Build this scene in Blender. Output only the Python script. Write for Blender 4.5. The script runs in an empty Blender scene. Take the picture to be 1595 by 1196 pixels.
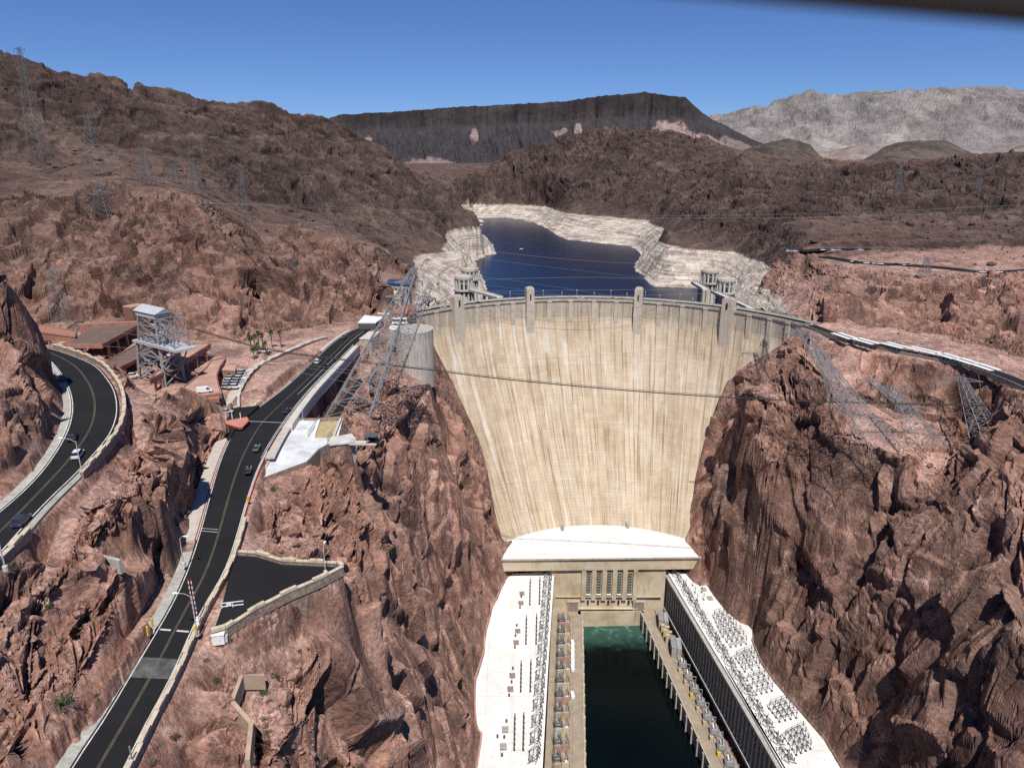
import bpy, math, random
import numpy as np
from mathutils import Vector, Matrix
from concurrent.futures import ThreadPoolExecutor
R = math.radians
sc = bpy.context.scene
col = sc.collection
random.seed(7)

# ---------------------------------------------------------------- camera, sky, sun, exposure
F, CX, CY, ZC = 1106.0, 797.5, 598.0, 271.0          # focal length in photo pixels, eye height above the river
PITCH = math.atan(348.0 / F)
CP, SP = math.cos(PITCH), math.sin(PITCH)
cam = bpy.data.cameras.new("camera")
cam.sensor_width = 36.0
cam.lens = 36.0 * F / 1595.0
cam.clip_start, cam.clip_end = 0.05, 60000
cam.dof.use_dof = True
cam.dof.focus_distance = 450
cam.dof.aperture_fstop = 1.8
camo = bpy.data.objects.new("camera", cam)
col.objects.link(camo)
camo.location = (0, 0, ZC)
camo.rotation_euler = (math.pi / 2 - PITCH, 0, 0)
sc.camera = camo

SUN_EL, SUN_AZ = R(59), R(175)                       # azimuth clockwise from +Y: behind the viewer, a little to the right
world = bpy.data.worlds.new("World")
sc.world = world
world.use_nodes = True
wn = world.node_tree
sky = wn.nodes.new("ShaderNodeTexSky")
sky.sky_type = 'NISHITA'
sky.sun_disc = False
sky.sun_elevation = SUN_EL
sky.sun_rotation = SUN_AZ
sky.altitude = 2500
sky.air_density = 1.0
sky.dust_density = 0.0
sky.ozone_density = 3.0
bg = wn.nodes["Background"]
tint = wn.nodes.new("ShaderNodeMix"); tint.data_type = 'RGBA'; tint.blend_type = 'MULTIPLY'; tint.inputs[0].default_value = 1.0
tint.inputs[7].default_value = (.72, .94, 1.38, 1)
wn.links.new(sky.outputs[0], tint.inputs[6]); wn.links.new(tint.outputs[2], bg.inputs[0])
bg.inputs[1].default_value = 0.068
sun = bpy.data.lights.new("sun", 'SUN')
sun.energy = 5.0
sun.angle = R(0.5)
sun.color = (1.0, 0.96, 0.90)
suno = bpy.data.objects.new("sun", sun)
col.objects.link(suno)
sd = Vector((math.sin(SUN_AZ) * math.cos(SUN_EL), math.cos(SUN_AZ) * math.cos(SUN_EL), math.sin(SUN_EL)))
suno.rotation_euler = (-sd).to_track_quat('-Z', 'Y').to_euler()
sc.view_settings.view_transform = 'Standard'
sc.view_settings.look = 'None'
sc.view_settings.exposure = 0.0
sc.cycles.max_bounces = 5
sc.cycles.diffuse_bounces = 2
sc.cycles.use_denoising = False
world.cycles.sampling_method = 'MANUAL'
world.cycles.sample_map_resolution = 512

# ---------------------------------------------------------------- surveying helpers: a photo pixel seen at a known height or distance gives a point of the place
def ray(u, v):
    a, b = (u - CX) / F, (v - CY) / F
    return a, CP - b * SP, -SP - b * CP
def Pz(u, v, z):
    d = ray(u, v); t = (z - ZC) / d[2]
    return (t * d[0], t * d[1], z)
def Py(u, v, y):
    d = ray(u, v); t = y / d[1]
    return (t * d[0], y, ZC + t * d[2])
def V(p): return Vector(p)

# ---------------------------------------------------------------- naming and linking
def tag(o, label, cat, group=None):
    o['label'] = label; o['category'] = cat
    if group: o['group'] = group
    return o
def thing(name, label, cat, loc=(0, 0, 0), rz=0.0, group=None):
    o = bpy.data.objects.new(name, None)
    o.empty_display_size = 0.5
    col.objects.link(o)
    o.location = loc; o.rotation_euler = (0, 0, rz)
    return tag(o, label, cat, group)
def structure(o):
    o['kind'] = 'structure'; return o
def copy_tree(o, parent=None):
    c = o.copy(); col.objects.link(c)
    if parent: c.parent = parent
    for ch in list(o.children): copy_tree(ch, c)
    return c

class MB:
    """collects boxes, bars, prisms and strips and links them as one mesh"""
    def __init__(s): s.v = []; s.f = []; s.uv = None
    def add(s, vs, fs):
        n = len(s.v); s.v += [tuple(p) for p in vs]; s.f += [tuple(i + n for i in f) for f in fs]; return s
    def box(s, c, d, rz=0.0, M=None):
        x, y, z = d[0] / 2, d[1] / 2, d[2] / 2
        vs = [Vector((i * x, j * y, k * z)) for k in (-1, 1) for j in (-1, 1) for i in (-1, 1)]
        m = Matrix.Rotation(rz, 3, 'Z') if M is None else M
        vs = [m @ p + Vector(c) for p in vs]
        return s.add(vs, [(0, 2, 3, 1), (4, 5, 7, 6), (0, 1, 5, 4), (2, 6, 7, 3), (0, 4, 6, 2), (1, 3, 7, 5)])
    def bar(s, p, q, w, h=None):
        p, q = Vector(p), Vector(q); d = q - p; L = d.length
        if L < 1e-6: return s
        m = d.to_track_quat('Z', 'Y').to_matrix()
        return s.box((p + q) / 2, (w, h or w, L), M=m)
    def tube(s, pts, r, n=8, r2=None, cap=True):
        pts = [Vector(p) for p in pts]; N = len(pts); base = len(s.v)
        for i, p in enumerate(pts):
            d = (pts[min(i + 1, N - 1)] - pts[max(i - 1, 0)]).normalized()
            a = d.orthogonal().normalized() if abs(d.z) > .99 else d.cross(Vector((0, 0, 1))).normalized()
            b = d.cross(a).normalized(); rr = r if r2 is None else r + (r2 - r) * i / max(N - 1, 1)
            for k in range(n):
                t = 2 * math.pi * k / n
                s.v.append(tuple(p + a * rr * math.cos(t) + b * rr * math.sin(t)))
        for i in range(N - 1):
            for k in range(n):
                k2 = (k + 1) % n
                s.f.append((base + i * n + k, base + i * n + k2, base + (i + 1) * n + k2, base + (i + 1) * n + k))
        if cap:
            s.f.append(tuple(base + k for k in reversed(range(n)))); s.f.append(tuple(base + (N - 1) * n + k for k in range(n)))
        return s
    def prism(s, poly, z0, z1):
        n = len(poly)
        A = sum(poly[i][0] * poly[(i + 1) % n][1] - poly[(i + 1) % n][0] * poly[i][1] for i in range(n))
        if A < 0: poly = poly[::-1]
        g = (lambda z, i: z[i] if isinstance(z, (list, tuple)) else z)
        if A < 0:
            z0 = z0[::-1] if isinstance(z0, (list, tuple)) else z0
            z1 = z1[::-1] if isinstance(z1, (list, tuple)) else z1
        vs = [(p[0], p[1], g(z0, i)) for i, p in enumerate(poly)] + [(p[0], p[1], g(z1, i)) for i, p in enumerate(poly)]
        fs = [tuple(range(n - 1, -1, -1)), tuple(range(n, 2 * n))] + [(i, (i + 1) % n, n + (i + 1) % n, n + i) for i in range(n)]
        return s.add(vs, fs)
    def lathe(s, prof, c, n=24):
        base = len(s.v)
        for r, z in prof:
            for k in range(n):
                t = 2 * math.pi * k / n
                s.v.append((c[0] + r * math.cos(t), c[1] + r * math.sin(t), c[2] + z))
        for i in range(len(prof) - 1):
            for k in range(n):
                k2 = (k + 1) % n
                s.f.append((base + i * n + k, base + i * n + k2, base + (i + 1) * n + k2, base + (i + 1) * n + k))
        s.f.append(tuple(base + k for k in reversed(range(n)))); s.f.append(tuple(base + (len(prof) - 1) * n + k for k in range(n)))
        return s
    def build(s, name, mat, parent=None, smooth=False):
        me = bpy.data.meshes.new(name)
        me.from_pydata(s.v, [], s.f); me.update()
        if smooth:
            for p in me.polygons: p.use_smooth = True
        me.materials.append(mat)
        o = bpy.data.objects.new(name, me); col.objects.link(o)
        if parent is not None: o.parent = parent
        return o

def offset_line(pts, d):
    """plan offset of a polyline, + = to the right of travel"""
    out = []
    for i, p in enumerate(pts):
        a = pts[max(i - 1, 0)]; b = pts[min(i + 1, len(pts) - 1)]
        dx, dy = b[0] - a[0], b[1] - a[1]; L = math.hypot(dx, dy) or 1
        out.append((p[0] + dy / L * d, p[1] - dx / L * d, p[2]))
    return out
def resample(pts, step):
    pts = [Vector(p) for p in pts]; out = [pts[0]]
    for a, b in zip(pts[:-1], pts[1:]):
        n = max(1, int((b - a).length / step))
        out += [a.lerp(b, (k + 1) / n) for k in range(n)]
    return [tuple(p) for p in out]
def smooth_line(pts, it=2):
    """Chaikin"""
    for _ in range(it):
        q = [pts[0]]
        for a, b in zip(pts[:-1], pts[1:]):
            a, b = np.array(a), np.array(b)
            q += [tuple(a * .75 + b * .25), tuple(a * .25 + b * .75)]
        q.append(pts[-1]); pts = q
    return pts
def strip(name, left, right, mat, parent=None, thick=0.0):
    mb = MB(); n = len(left)
    vs = [tuple(p) for p in left] + [tuple(p) for p in right]
    fs = [(i, n + i, n + i + 1, i + 1) for i in range(n - 1)]
    mb.add(vs, fs)
    if thick:
        m = len(vs); lo = [(p[0], p[1], p[2] - thick) for p in vs]
        mb.v += lo
        mb.f += [(i, i + 1, m + i + 1, m + i) for i in range(n - 1)] + [(n + i + 1, n + i, m + n + i, m + n + i + 1) for i in range(n - 1)]
        mb.f += [(0, m, m + n, n), (n - 1, 2 * n - 1, m + 2 * n - 1, m + n - 1)]
    return mb.build(name, mat, parent)
def lin_wall(pts, w, h, z_off=0.0, mb=None):
    """a wall with rectangular section along a polyline, standing on it"""
    mb = mb or MB(); L = offset_line(pts, -w / 2); Rr = offset_line(pts, w / 2); n = len(pts); b = len(mb.v)
    for a, c in zip(L, Rr):
        mb.v += [(a[0], a[1], a[2] + z_off), (c[0], c[1], c[2] + z_off), (c[0], c[1], c[2] + z_off + h), (a[0], a[1], a[2] + z_off + h)]
    for i in range(n - 1):
        for k in range(4):
            k2 = (k + 1) % 4
            mb.f.append((b + i * 4 + k2, b + i * 4 + k, b + i * 4 + 4 + k, b + i * 4 + 4 + k2))
    mb.f += [(b, b + 1, b + 2, b + 3), (b + (n - 1) * 4 + 3, b + (n - 1) * 4 + 2, b + (n - 1) * 4 + 1, b + (n - 1) * 4)]
    return mb

# ---------------------------------------------------------------- materials
def nd(nt, t, **kw):
    n = nt.nodes.new(t)
    for k, v in kw.items():
        if hasattr(n, k): setattr(n, k, v)
        else: n.inputs[k].default_value = v
    return n
def ramp(nt, fac, stops):
    n = nt.nodes.new("ShaderNodeValToRGB"); e = n.color_ramp.elements
    while len(e) < len(stops): e.new(0.5)
    for el, (p, c) in zip(e, stops):
        el.position = p; el.color = (*c, 1) if len(c) == 3 else c
    nt.links.new(fac, n.inputs[0]); return n.outputs[0]
def mixc(nt, fac, a, b, mode='MIX'):
    n = nt.nodes.new("ShaderNodeMix"); n.data_type = 'RGBA'; n.blend_type = mode
    for s, x in ((n.inputs[0], fac), (n.inputs[6], a), (n.inputs[7], b)):
        if isinstance(x, bpy.types.NodeSocket): nt.links.new(x, s)
        elif isinstance(x, (int, float)): s.default_value = x
        else: s.default_value = (*x, 1)
    return n.outputs[2]
def mth(nt, op, a, b=None, c=None, clamp=False):
    n = nt.nodes.new("ShaderNodeMath"); n.operation = op; n.use_clamp = clamp
    for i, x in enumerate((a, b, c)):
        if x is None: continue
        if isinstance(x, bpy.types.NodeSocket): nt.links.new(x, n.inputs[i])
        else: n.inputs[i].default_value = x
    return n.outputs[0]
def mrange(nt, x, a, b, c=0.0, d=1.0):
    n = nt.nodes.new("ShaderNodeMapRange"); n.interpolation_type = 'SMOOTHSTEP'
    nt.links.new(x, n.inputs[0])
    for i, q in enumerate((a, b, c, d)): n.inputs[i + 1].default_value = q
    return n.outputs[0]
def noise(nt, vec, scale, detail=4, rough=0.6, dist=0.0):
    n = nt.nodes.new("ShaderNodeTexNoise")
    n.inputs["Scale"].default_value = scale; n.inputs["Detail"].default_value = detail
    n.inputs["Roughness"].default_value = rough; n.inputs["Distortion"].default_value = dist
    if vec is not None: nt.links.new(vec, n.inputs["Vector"])
    return n.outputs[0]
def vscale(nt, vec, s):
    n = nt.nodes.new("ShaderNodeVectorMath"); n.operation = 'MULTIPLY'
    nt.links.new(vec, n.inputs[0]); n.inputs[1].default_value = s; return n.outputs[0]
def new_mat(name):
    m = bpy.data.materials.new(name); m.use_nodes = True
    nt = m.node_tree; return m, nt, nt.nodes["Principled BSDF"]
def attr(nt, name):
    n = nt.nodes.new("ShaderNodeAttribute"); n.attribute_name = name; return n.outputs["Fac"]
def bump(nt, b, h, strength, dist):
    n = nt.nodes.new("ShaderNodeBump"); n.inputs["Strength"].default_value = strength; n.inputs["Distance"].default_value = dist
    nt.links.new(h, n.inputs["Height"]); nt.links.new(n.outputs[0], b.inputs["Normal"])
def mat(name, c, rough=0.75, var=0.18, scale=0.6, metal=0.0, bmp=0.0, streak=0.0, spec=0.3):
    m, nt, b = new_mat(name)
    tc = nt.nodes.new("ShaderNodeTexCoord"); vec = tc.outputs["Object"]
    n1 = noise(nt, vec, scale, 5, 0.65)
    k = mrange(nt, n1, 0.25, 0.75, 1 - var, 1 + var)
    if streak:
        n2 = noise(nt, vscale(nt, vec, (1.2, 1.2, 0.06)), 1.0, 4, 0.7)
        k = mth(nt, 'MULTIPLY', k, mrange(nt, n2, 0.35, 0.7, 1 + streak * .3, 1 - streak))
    cc = nt.nodes.new("ShaderNodeVectorMath"); cc.operation = 'SCALE'
    cc.inputs[0].default_value = c; nt.links.new(k, cc.inputs["Scale"])
    nt.links.new(cc.outputs[0], b.inputs["Base Color"])
    b.inputs["Roughness"].default_value = rough; b.inputs["Metallic"].default_value = metal
    b.inputs["Specular IOR Level"].default_value = spec
    if bmp: bump(nt, b, noise(nt, vec, scale * 6, 4, 0.7), 0.6, bmp)
    return m

M = {}
M['steel'] = mat("galvanised_steel", (.25, .255, .26), .5, .15, .3, .0)
M['steel_light'] = mat("pale_painted_steel", (.46, .47, .48), .5, .12, .5)
M['pylon'] = mat('weathered_pylon_steel', (.17, .17, .17), .55, .2, .3)
M['steel_dark'] = mat("dark_steel", (.10, .10, .105), .55, .25, .8)
M['porcelain'] = mat("dark_porcelain", (.07, .065, .06), .4, .2, 1.0)
M['cable'] = mat("dark_cable", (.045, .036, .034), .7, .1)
M['cable_light'] = mat("bright_cable", (.27, .27, .275), .5, .1)
M['conc'] = mat("weathered_concrete", (.46, .40, .32), .85, .16, .25, bmp=.02, streak=.22)
M['crest'] = mat('cream_crest_concrete', (.52, .455, .37), .85, .14, .25, bmp=.02, streak=.16)
M['conc_grey'] = mat("grey_concrete", (.43, .41, .37), .85, .18, .3, bmp=.02, streak=.25)
M['conc_pale'] = mat("pale_concrete", (.55, .52, .46), .85, .15, .3, bmp=.01)
M['walk'] = mat("pale_sidewalk", (.50, .45, .39), .9, .14, .5)
M['stone'] = mat("rubble_stone", (.27, .205, .16), .9, .45, 1.3, bmp=.08)
M['cap'] = mat("cream_coping_stone", (.55, .46, .345), .85, .2, .7)
M['terra'] = mat("terracotta_concrete", (.36, .175, .125), .85, .14, .3, streak=.2)
M['terra_pale'] = mat("pale_terracotta_deck", (.44, .27, .21), .9, .2, .15)
M['brown'] = mat("brown_brick", (.22, .11, .075), .85, .2, .8)
M['white'] = mat("white_paint", (.78, .78, .76), .5, .06, .4)
M['whitemat'] = mat("white_membrane", (.80, .79, .76), .8, .08, .3)
M['yellow'] = mat("yellow_paint", (.62, .46, .05), .6, .1)
M['dull_yellow'] = mat("faded_yellow_line", (.15, .12, .08), .8, .3, .6)
M['line'] = mat("white_road_line", (.58, .57, .54), .8, .3, .5)
M['red'] = mat("red_paint", (.42, .05, .05), .7, .2, 1.0)
M['pink'] = mat("red_concrete_pad", (.50, .22, .17), .85, .15, .8)
M['glass'] = mat("dark_glass", (.02, .024, .028), .08, .05, spec=.8)
M['tyre'] = mat("tyre_rubber", (.02, .02, .02), .85, .1)
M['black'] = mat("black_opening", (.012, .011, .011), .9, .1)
M['darkwin'] = mat("dark_louvre", (.03, .03, .03), .5, .3, 2.0)
M['blue'] = mat("blue_canvas", (.03, .05, .15), .7, .15)
M['tan'] = mat("tan_gravel_bed", (.42, .33, .18), .9, .25, .6)
M['transformer'] = mat("transformer_grey", (.34, .34, .33), .6, .2, .6)
M['beige'] = mat("beige_panels", (.52, .41, .26), .75, .12, .4)
M['greytan'] = mat("stained_roof_slab", (.36, .34, .30), .85, .22, .3)
M['leaf'] = mat("olive_leaves", (.085, .09, .05), .8, .5, 1.5)
M['palm'] = mat("palm_fronds", (.07, .095, .035), .7, .4, 1.0)
M['twig'] = mat("grey_twigs", (.17, .145, .12), .9, .3, 2.0)
M['rail_brown'] = mat("brown_painted_steel", (.020, .014, .011), .6, .1)
for nm, c in (('car_black', (.012, .012, .014)), ('car_white', (.75, .75, .75)), ('car_silver', (.42, .43, .45)), ('car_blue', (.03, .04, .09)), ('car_red', (.3, .03, .03)), ('car_grey', (.12, .12, .13))):
    M[nm] = mat(nm, c, .25, .05, 1.0, spec=.6)
# ---------------------------------------------------------------- dam shape (needed by the ground that meets it)
CREST = 176.2
def dam_sect(z, pw=1.3):
    s = max(0.0, (164.0 - z) / 118.0) ** pw
    return 47 + 7 * s, 358 - 38 * s, 142 - 51 * s
def dam_pt(th, z, out=0.0):
    cx, cy, r = dam_sect(z)
    return (cx + (r - out) * math.sin(th), cy + (r - out) * math.cos(th), z)
def dam_hit(u, v):
    d = ray(u, v); best = None; prev = None
    for k in range(2400):
        t = 250 + k * 0.2
        x, y, z = d[0] * t, d[1] * t, ZC + d[2] * t
        cx, cy, r = dam_sect(min(z, CREST)); q = math.hypot(x - cx, y - cy) - r
        if prev is not None and prev < 0 <= q: best = (x, y, z)
        prev = q
    return best

# ---------------------------------------------------------------- roads in plan (from their edges in the photo)
def zl(pts, z0, z1=None):
    """pixels with a height running from z0 to z1"""
    n = len(pts); z1 = z0 if z1 is None else z1
    return [Pz(u, v, z0 + (z1 - z0) * i / (n - 1)) for i, (u, v) in enumerate(pts)]
def by_y(pts, n):
    """n evenly spaced points along a polyline"""
    P = [Vector(p) for p in pts]; d = [0]
    for a, b in zip(P[:-1], P[1:]): d.append(d[-1] + (b - a).length)
    out = []
    for k in range(n):
        s = d[-1] * k / (n - 1); i = 0
        while i < len(P) - 2 and d[i + 1] < s: i += 1
        out.append(tuple(P[i].lerp(P[i + 1], (s - d[i]) / max(d[i + 1] - d[i], 1e-6))))
    return out
LRL = smooth_line(zl([(70, 1260), (105, 1196), (160, 1117), (208, 1036), (258, 954), (286, 898), (308, 833), (326, 766), (338, 725), (352, 690), (372, 655), (405, 632), (450, 598), (493, 556), (520, 531), (543, 516), (562, 509)], 184, 178.5), 2)
LRR = smooth_line(zl([(165, 1260), (202, 1190), (226, 1137), (271, 1056), (303, 979), (323, 941), (351, 896), (368, 850), (388, 775), (404, 728), (425, 688), (448, 653), (475, 618), (495, 596), (540, 550), (562, 526), (580, 511)], 184, 178.5), 2)
URL = smooth_line(zl([(-60, 840), (0, 795), (50, 750), (83, 708), (105, 668), (112, 632), (104, 600), (88, 575), (74, 560), (40, 540), (10, 530)], 203), 2)
URR = smooth_line(zl([(-60, 915), (0, 868), (25, 838), (75, 782), (125, 735), (156, 700), (178, 672), (187, 640), (182, 608), (168, 587), (153, 570), (128, 558), (100, 548), (75, 541), (40, 533), (10, 528)], 203), 2)
NR = 60
LRL, LRR, URL, URR = by_y(LRL, NR), by_y(LRR, NR), by_y(URL, NR), by_y(URR, NR)
LRC = [tuple((np.array(a) + np.array(b)) / 2) for a, b in zip(LRL, LRR)]
URC = [tuple((np.array(a) + np.array(b)) / 2) for a, b in zip(URL, URR)]
ERC = smooth_line(zl([(1262, 507), (1300, 521), (1350, 533), (1400, 546), (1460, 557), (1520, 570), (1595, 597), (1680, 640)], 178), 2)   # road on the east rim
FR1 = smooth_line([Pz(u, v, 194) for u, v in [(1246, 391.5), (1266, 390), (1290, 388), (1350, 388.5), (1400, 389.5), (1500, 390), (1595, 390), (1700, 389)]], 1)
FR2 = smooth_line([Pz(u, v, 190) for u, v in [(1262, 397), (1284, 400), (1310, 404), (1340, 409.5), (1421, 413), (1480, 418), (1530, 424), (1570, 424), (1620, 420)]], 1)
LOT = [Pz(u, v, 183.2) for u, v in [(344, 950), (356, 900), (372, 864), (400, 866), (440, 878), (526, 882), (534, 888), (500, 906), (450, 927), (400, 953), (352, 984), (330, 990)]]
PAD = [Pz(u, v, 179) for u, v in [(452, 655), (490, 655), (534, 652), (527, 680), (553, 688), (512, 692), (497, 700), (478, 720), (440, 734), (411, 745), (414, 730)]]
GAR = [Pz(u, v, 183) for u, v in [(55, 520), (160, 500), (240, 500), (300, 525), (380, 535), (420, 555), (380, 600), (345, 640), (330, 665), (300, 640), (200, 600), (110, 545)]]
WING_L = [Pz(u, v, 33) for u, v in [(862, 890), (790, 893), (775, 928), (763, 950), (762, 963), (755, 985), (753, 1015), (746, 1040), (738, 1062), (740, 1100), (739, 1130), (750, 1144), (748, 1160), (741, 1196), (736, 1260), (838, 1260), (843, 1196), (852, 1040)]]
WING_R = [Pz(u, v, 33) for u, v in [(1040, 890), (1095, 893), (1112, 925), (1130, 948), (1150, 965), (1179, 976), (1172, 998), (1185, 1030), (1200, 1052), (1222, 1078), (1252, 1112), (1285, 1150), (1312, 1196), (1350, 1262), (1262, 1262), (1221, 1196), (1130, 1038)]]

# ---------------------------------------------------------------- noise
def _h(ix, iy, iz, seed):
    h = (ix.astype(np.uint32) * np.uint32(374761393) + iy.astype(np.uint32) * np.uint32(668265263) + iz.astype(np.uint32) * np.uint32(2147483647 - 58) + np.uint32(seed * 974711 & 0xffffffff))
    h = (h ^ (h >> np.uint32(13))) * np.uint32(1274126177)
    h = (h ^ (h >> np.uint32(15))) * np.uint32(2246822519)
    return h ^ (h >> np.uint32(16))
_i = lambda h: (h & np.uint32(0xffff)).astype(np.float32) / 65535.0
def vnoise(x, y, z, seed):
    fx, fy, fz = np.floor(x), np.floor(y), np.floor(z)
    ix, iy, iz = fx.astype(np.int64), fy.astype(np.int64), fz.astype(np.int64)
    x, y, z = x - fx, y - fy, z - fz
    x, y, z = x * x * (3 - 2 * x), y * y * (3 - 2 * y), z * z * (3 - 2 * z)
    r = 0
    for a in (0, 1):
        wx = x if a else 1 - x
        for b in (0, 1):
            wy = wx * (y if b else 1 - y)
            for c in (0, 1):
                r = r + wy * (z if c else 1 - z) * _i(_h(ix + a, iy + b, iz + c, seed))
    return r * 2 - 1
def fbm(x, y, z, cell, octs, seed, gain=0.5, ridged=False):
    s, a, tot, f = 0, 1.0, 0, 1.0 / cell
    for o in range(octs):
        n = vnoise(x * f + 13.7 * o, y * f - 7.1 * o, z * f + 3.3 * o, seed + o)
        if ridged: n = 1 - 2 * np.abs(n)
        s = s + a * n; tot += a; a *= gain; f *= 2.03
    return s / tot
def facets(x, y, z, cell, seed, tilt=0.9, edge=0.13):
    """each point belongs to a cell of broken rock with its own offset and its own tilted face"""
    x, y, z = x / cell, y / cell, z / cell
    ix, iy, iz = np.floor(x - .5).astype(np.int64), np.floor(y - .5).astype(np.int64), np.floor(z - .5).astype(np.int64)
    bd = np.full(x.shape, 1e9, np.float32); b2 = bd.copy(); val = np.zeros(x.shape, np.float32); val2 = val.copy()
    for a in (0, 1):
        for b in (0, 1):
            for c in (0, 1):
                jx, jy, jz = ix + a, iy + b, iz + c
                h = _h(jx, jy, jz, seed); h2 = _h(jx, jy, jz, seed + 71)
                dx = x - (jx + .15 + .7 * _i(h)); dy = y - (jy + .15 + .7 * _i(h >> np.uint32(16))); dz = z - (jz + .15 + .7 * _i(h2))
                d = dx * dx + dy * dy + dz * dz
                g = _h(jx, jy, jz, seed + 131)
                vv = (_i(h2 >> np.uint32(16)) - .5) * 1.3 + tilt * ((_i(g) - .5) * 2 * dx + (_i(g >> np.uint32(16)) - .5) * 2 * dy + (_i(h ^ g) - .5) * 2 * dz)
                near = d < bd; sec = ~near & (d < b2)
                val2 = np.where(near, val, np.where(sec, vv, val2)); b2 = np.where(near, bd, np.where(sec, d, b2))
                val = np.where(near, vv, val); bd = np.where(near, d, bd)
    gap = np.sqrt(b2) - np.sqrt(bd); w = np.clip(gap / edge, 0, 1) * .5 + .5
    return val * w + val2 * (1 - w), np.clip(gap / .085, 0, 1)
def par(fn, *arrs):
    """run fn over chunks of flat arrays on four threads"""
    n = arrs[0].size; ch = [slice(i, min(i + 60000, n)) for i in range(0, n, 60000)]
    with ThreadPoolExecutor(4) as ex: res = list(ex.map(lambda s: fn(*[a[s] for a in arrs]), ch))
    if isinstance(res[0], tuple): return tuple(np.concatenate([r[k] for r in res]) for k in range(len(res[0])))
    return np.concatenate(res)
def sstep(x, a, b):
    t = np.clip((x - a) / (b - a), 0, 1); return t * t * (3 - 2 * t)
def in_poly(X, Y, poly):
    inside = np.zeros(X.shape, bool); n = len(poly)
    for i in range(n):
        x1, y1 = poly[i][:2]; x2, y2 = poly[(i + 1) % n][:2]
        c = ((y1 > Y) != (y2 > Y)) & (X < (x2 - x1) * (Y - y1) / ((y2 - y1) or 1e-9) + x1)
        inside ^= c
    return inside
def seg_dist(X, Y, line):
    D = np.full(X.shape, 1e9)
    for a, b in zip(line[:-1], line[1:]):
        dx, dy = b[0] - a[0], b[1] - a[1]; L2 = dx * dx + dy * dy or 1e-9
        t = np.clip(((X - a[0]) * dx + (Y - a[1]) * dy) / L2, 0, 1)
        D = np.minimum(D, (X - a[0] - t * dx) ** 2 + (Y - a[1] - t * dy) ** 2)
    return np.sqrt(D)

# ---------------------------------------------------------------- height field: break lines, solved smooth in between
TH0, TH1, R0, R1 = R(-46), R(46), 60.0, 7200.0
GT, GR = 560, 760
LINES = []
def Lz(*p): LINES.append([Pz(u, v, z) for u, v, z in p])
def Ly(*p): LINES.append([Py(u, v, y) for u, v, y in p])
def Lw(*p): LINES.append(list(p))
DROP = 0.45
def low(l, d=DROP): return [(p[0], p[1], p[2] - d) for p in l]
for l in (LRL, LRR, LRC, offset_line(LRL, -2.2), offset_line(LRR, 1.2)): LINES.append(low(l))
for l in (URL, URR, URC, offset_line(URL, -2.0), offset_line(URR, 1.6)): LINES.append(low(l))
for o in (-7, 0, 7): LINES.append(low(offset_line(ERC, o)))
for l in (FR1, FR2):
    for o in (-8, 0, 8): LINES.append(low(offset_line(l, o)))
for p in (LOT, PAD): LINES.append(low(p + [p[0]], .6))
LINES.append(low(GAR + [GAR[0]], .3))
MW = smooth_line([Pz(u, v, 180.4) for u, v in [(372, 637), (371, 620), (380, 600), (395, 578), (425, 560), (460, 545), (490, 532), (510, 527)]], 2)
for o in (-4.6, -2, 0, .8): LINES.append(low(offset_line(MW, o), .3))
Lz((400, 625, 182.5), (420, 600, 183), (455, 570, 183), (500, 540, 182))
# river gorge and powerhouse
Lw((30, 375, -8), (38, 263, -8), (30, 150, -8), (30, 60, -8)); Lw((85, 371, -8), (89, 263, -8), (100, 150, -8), (100, 60, -8))
Lw((25, 366, -6), (13, 225, -6), (2, 100, -6), (0, 60, -6)); Lw((88, 366, -6), (105, 222, -6), (118, 100, -6), (120, 60, -6))
Lw(*[(p[0], p[1], 33.6) for p in WING_L[1:15]], (-16, 100, 34), (-16, 60, 34))
Lw(*[(p[0], p[1], 33.6) for p in WING_R[1:14]], (140, 150, 34), (146, 60, 34))
Lw((-6, 369, 47), (-3, 384, 47.5), (0, 392, 48)); Lw((112, 370, 47), (110, 384, 47.5), (108, 392, 48))
SLOT = [(p, a, b_, c) for p, a, b_, c in zip(offset_line(LRR, 1.2), offset_line(LRR, 4.0), offset_line(LRR, 12.5), offset_line(LRR, 15.0)) if 252 < p[1] < 352]
Lw(*[(p[0], p[1], 177) for p, a, b_, c in SLOT]); Lw(*[(a[0], a[1], 164) for p, a, b_, c in SLOT]); Lw(*[(b_[0], b_[1], 164) for p, a, b_, c in SLOT]); Lw(*[(c[0], c[1], 175) for p, a, b_, c in SLOT])
# dam abutments
CL = [dam_hit(u, v) for u, v in [(658, 492), (666, 510), (676, 540), (690, 565), (703, 590), (722, 630), (745, 680), (757, 720), (765, 760), (772, 800), (780, 832), (785, 846)]]
CR = [dam_hit(u, v) for u, v in [(1256, 506), (1235, 526), (1200, 548), (1165, 567), (1138, 592), (1118, 620), (1108, 650), (1098, 680), (1090, 710), (1083, 740), (1077, 780), (1073, 810), (1075, 838)]]
LINES += [CL, CR]
Lw(*[(47 + 137 * math.sin(R(t)), 358 + 137 * math.cos(R(t)), 0) for t in range(-33, 43, 4)])
Lw(*[(52 + 100 * math.sin(R(t)), 330 + 100 * math.cos(R(t)), -6) for t in range(-30, 33, 4)])
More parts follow.
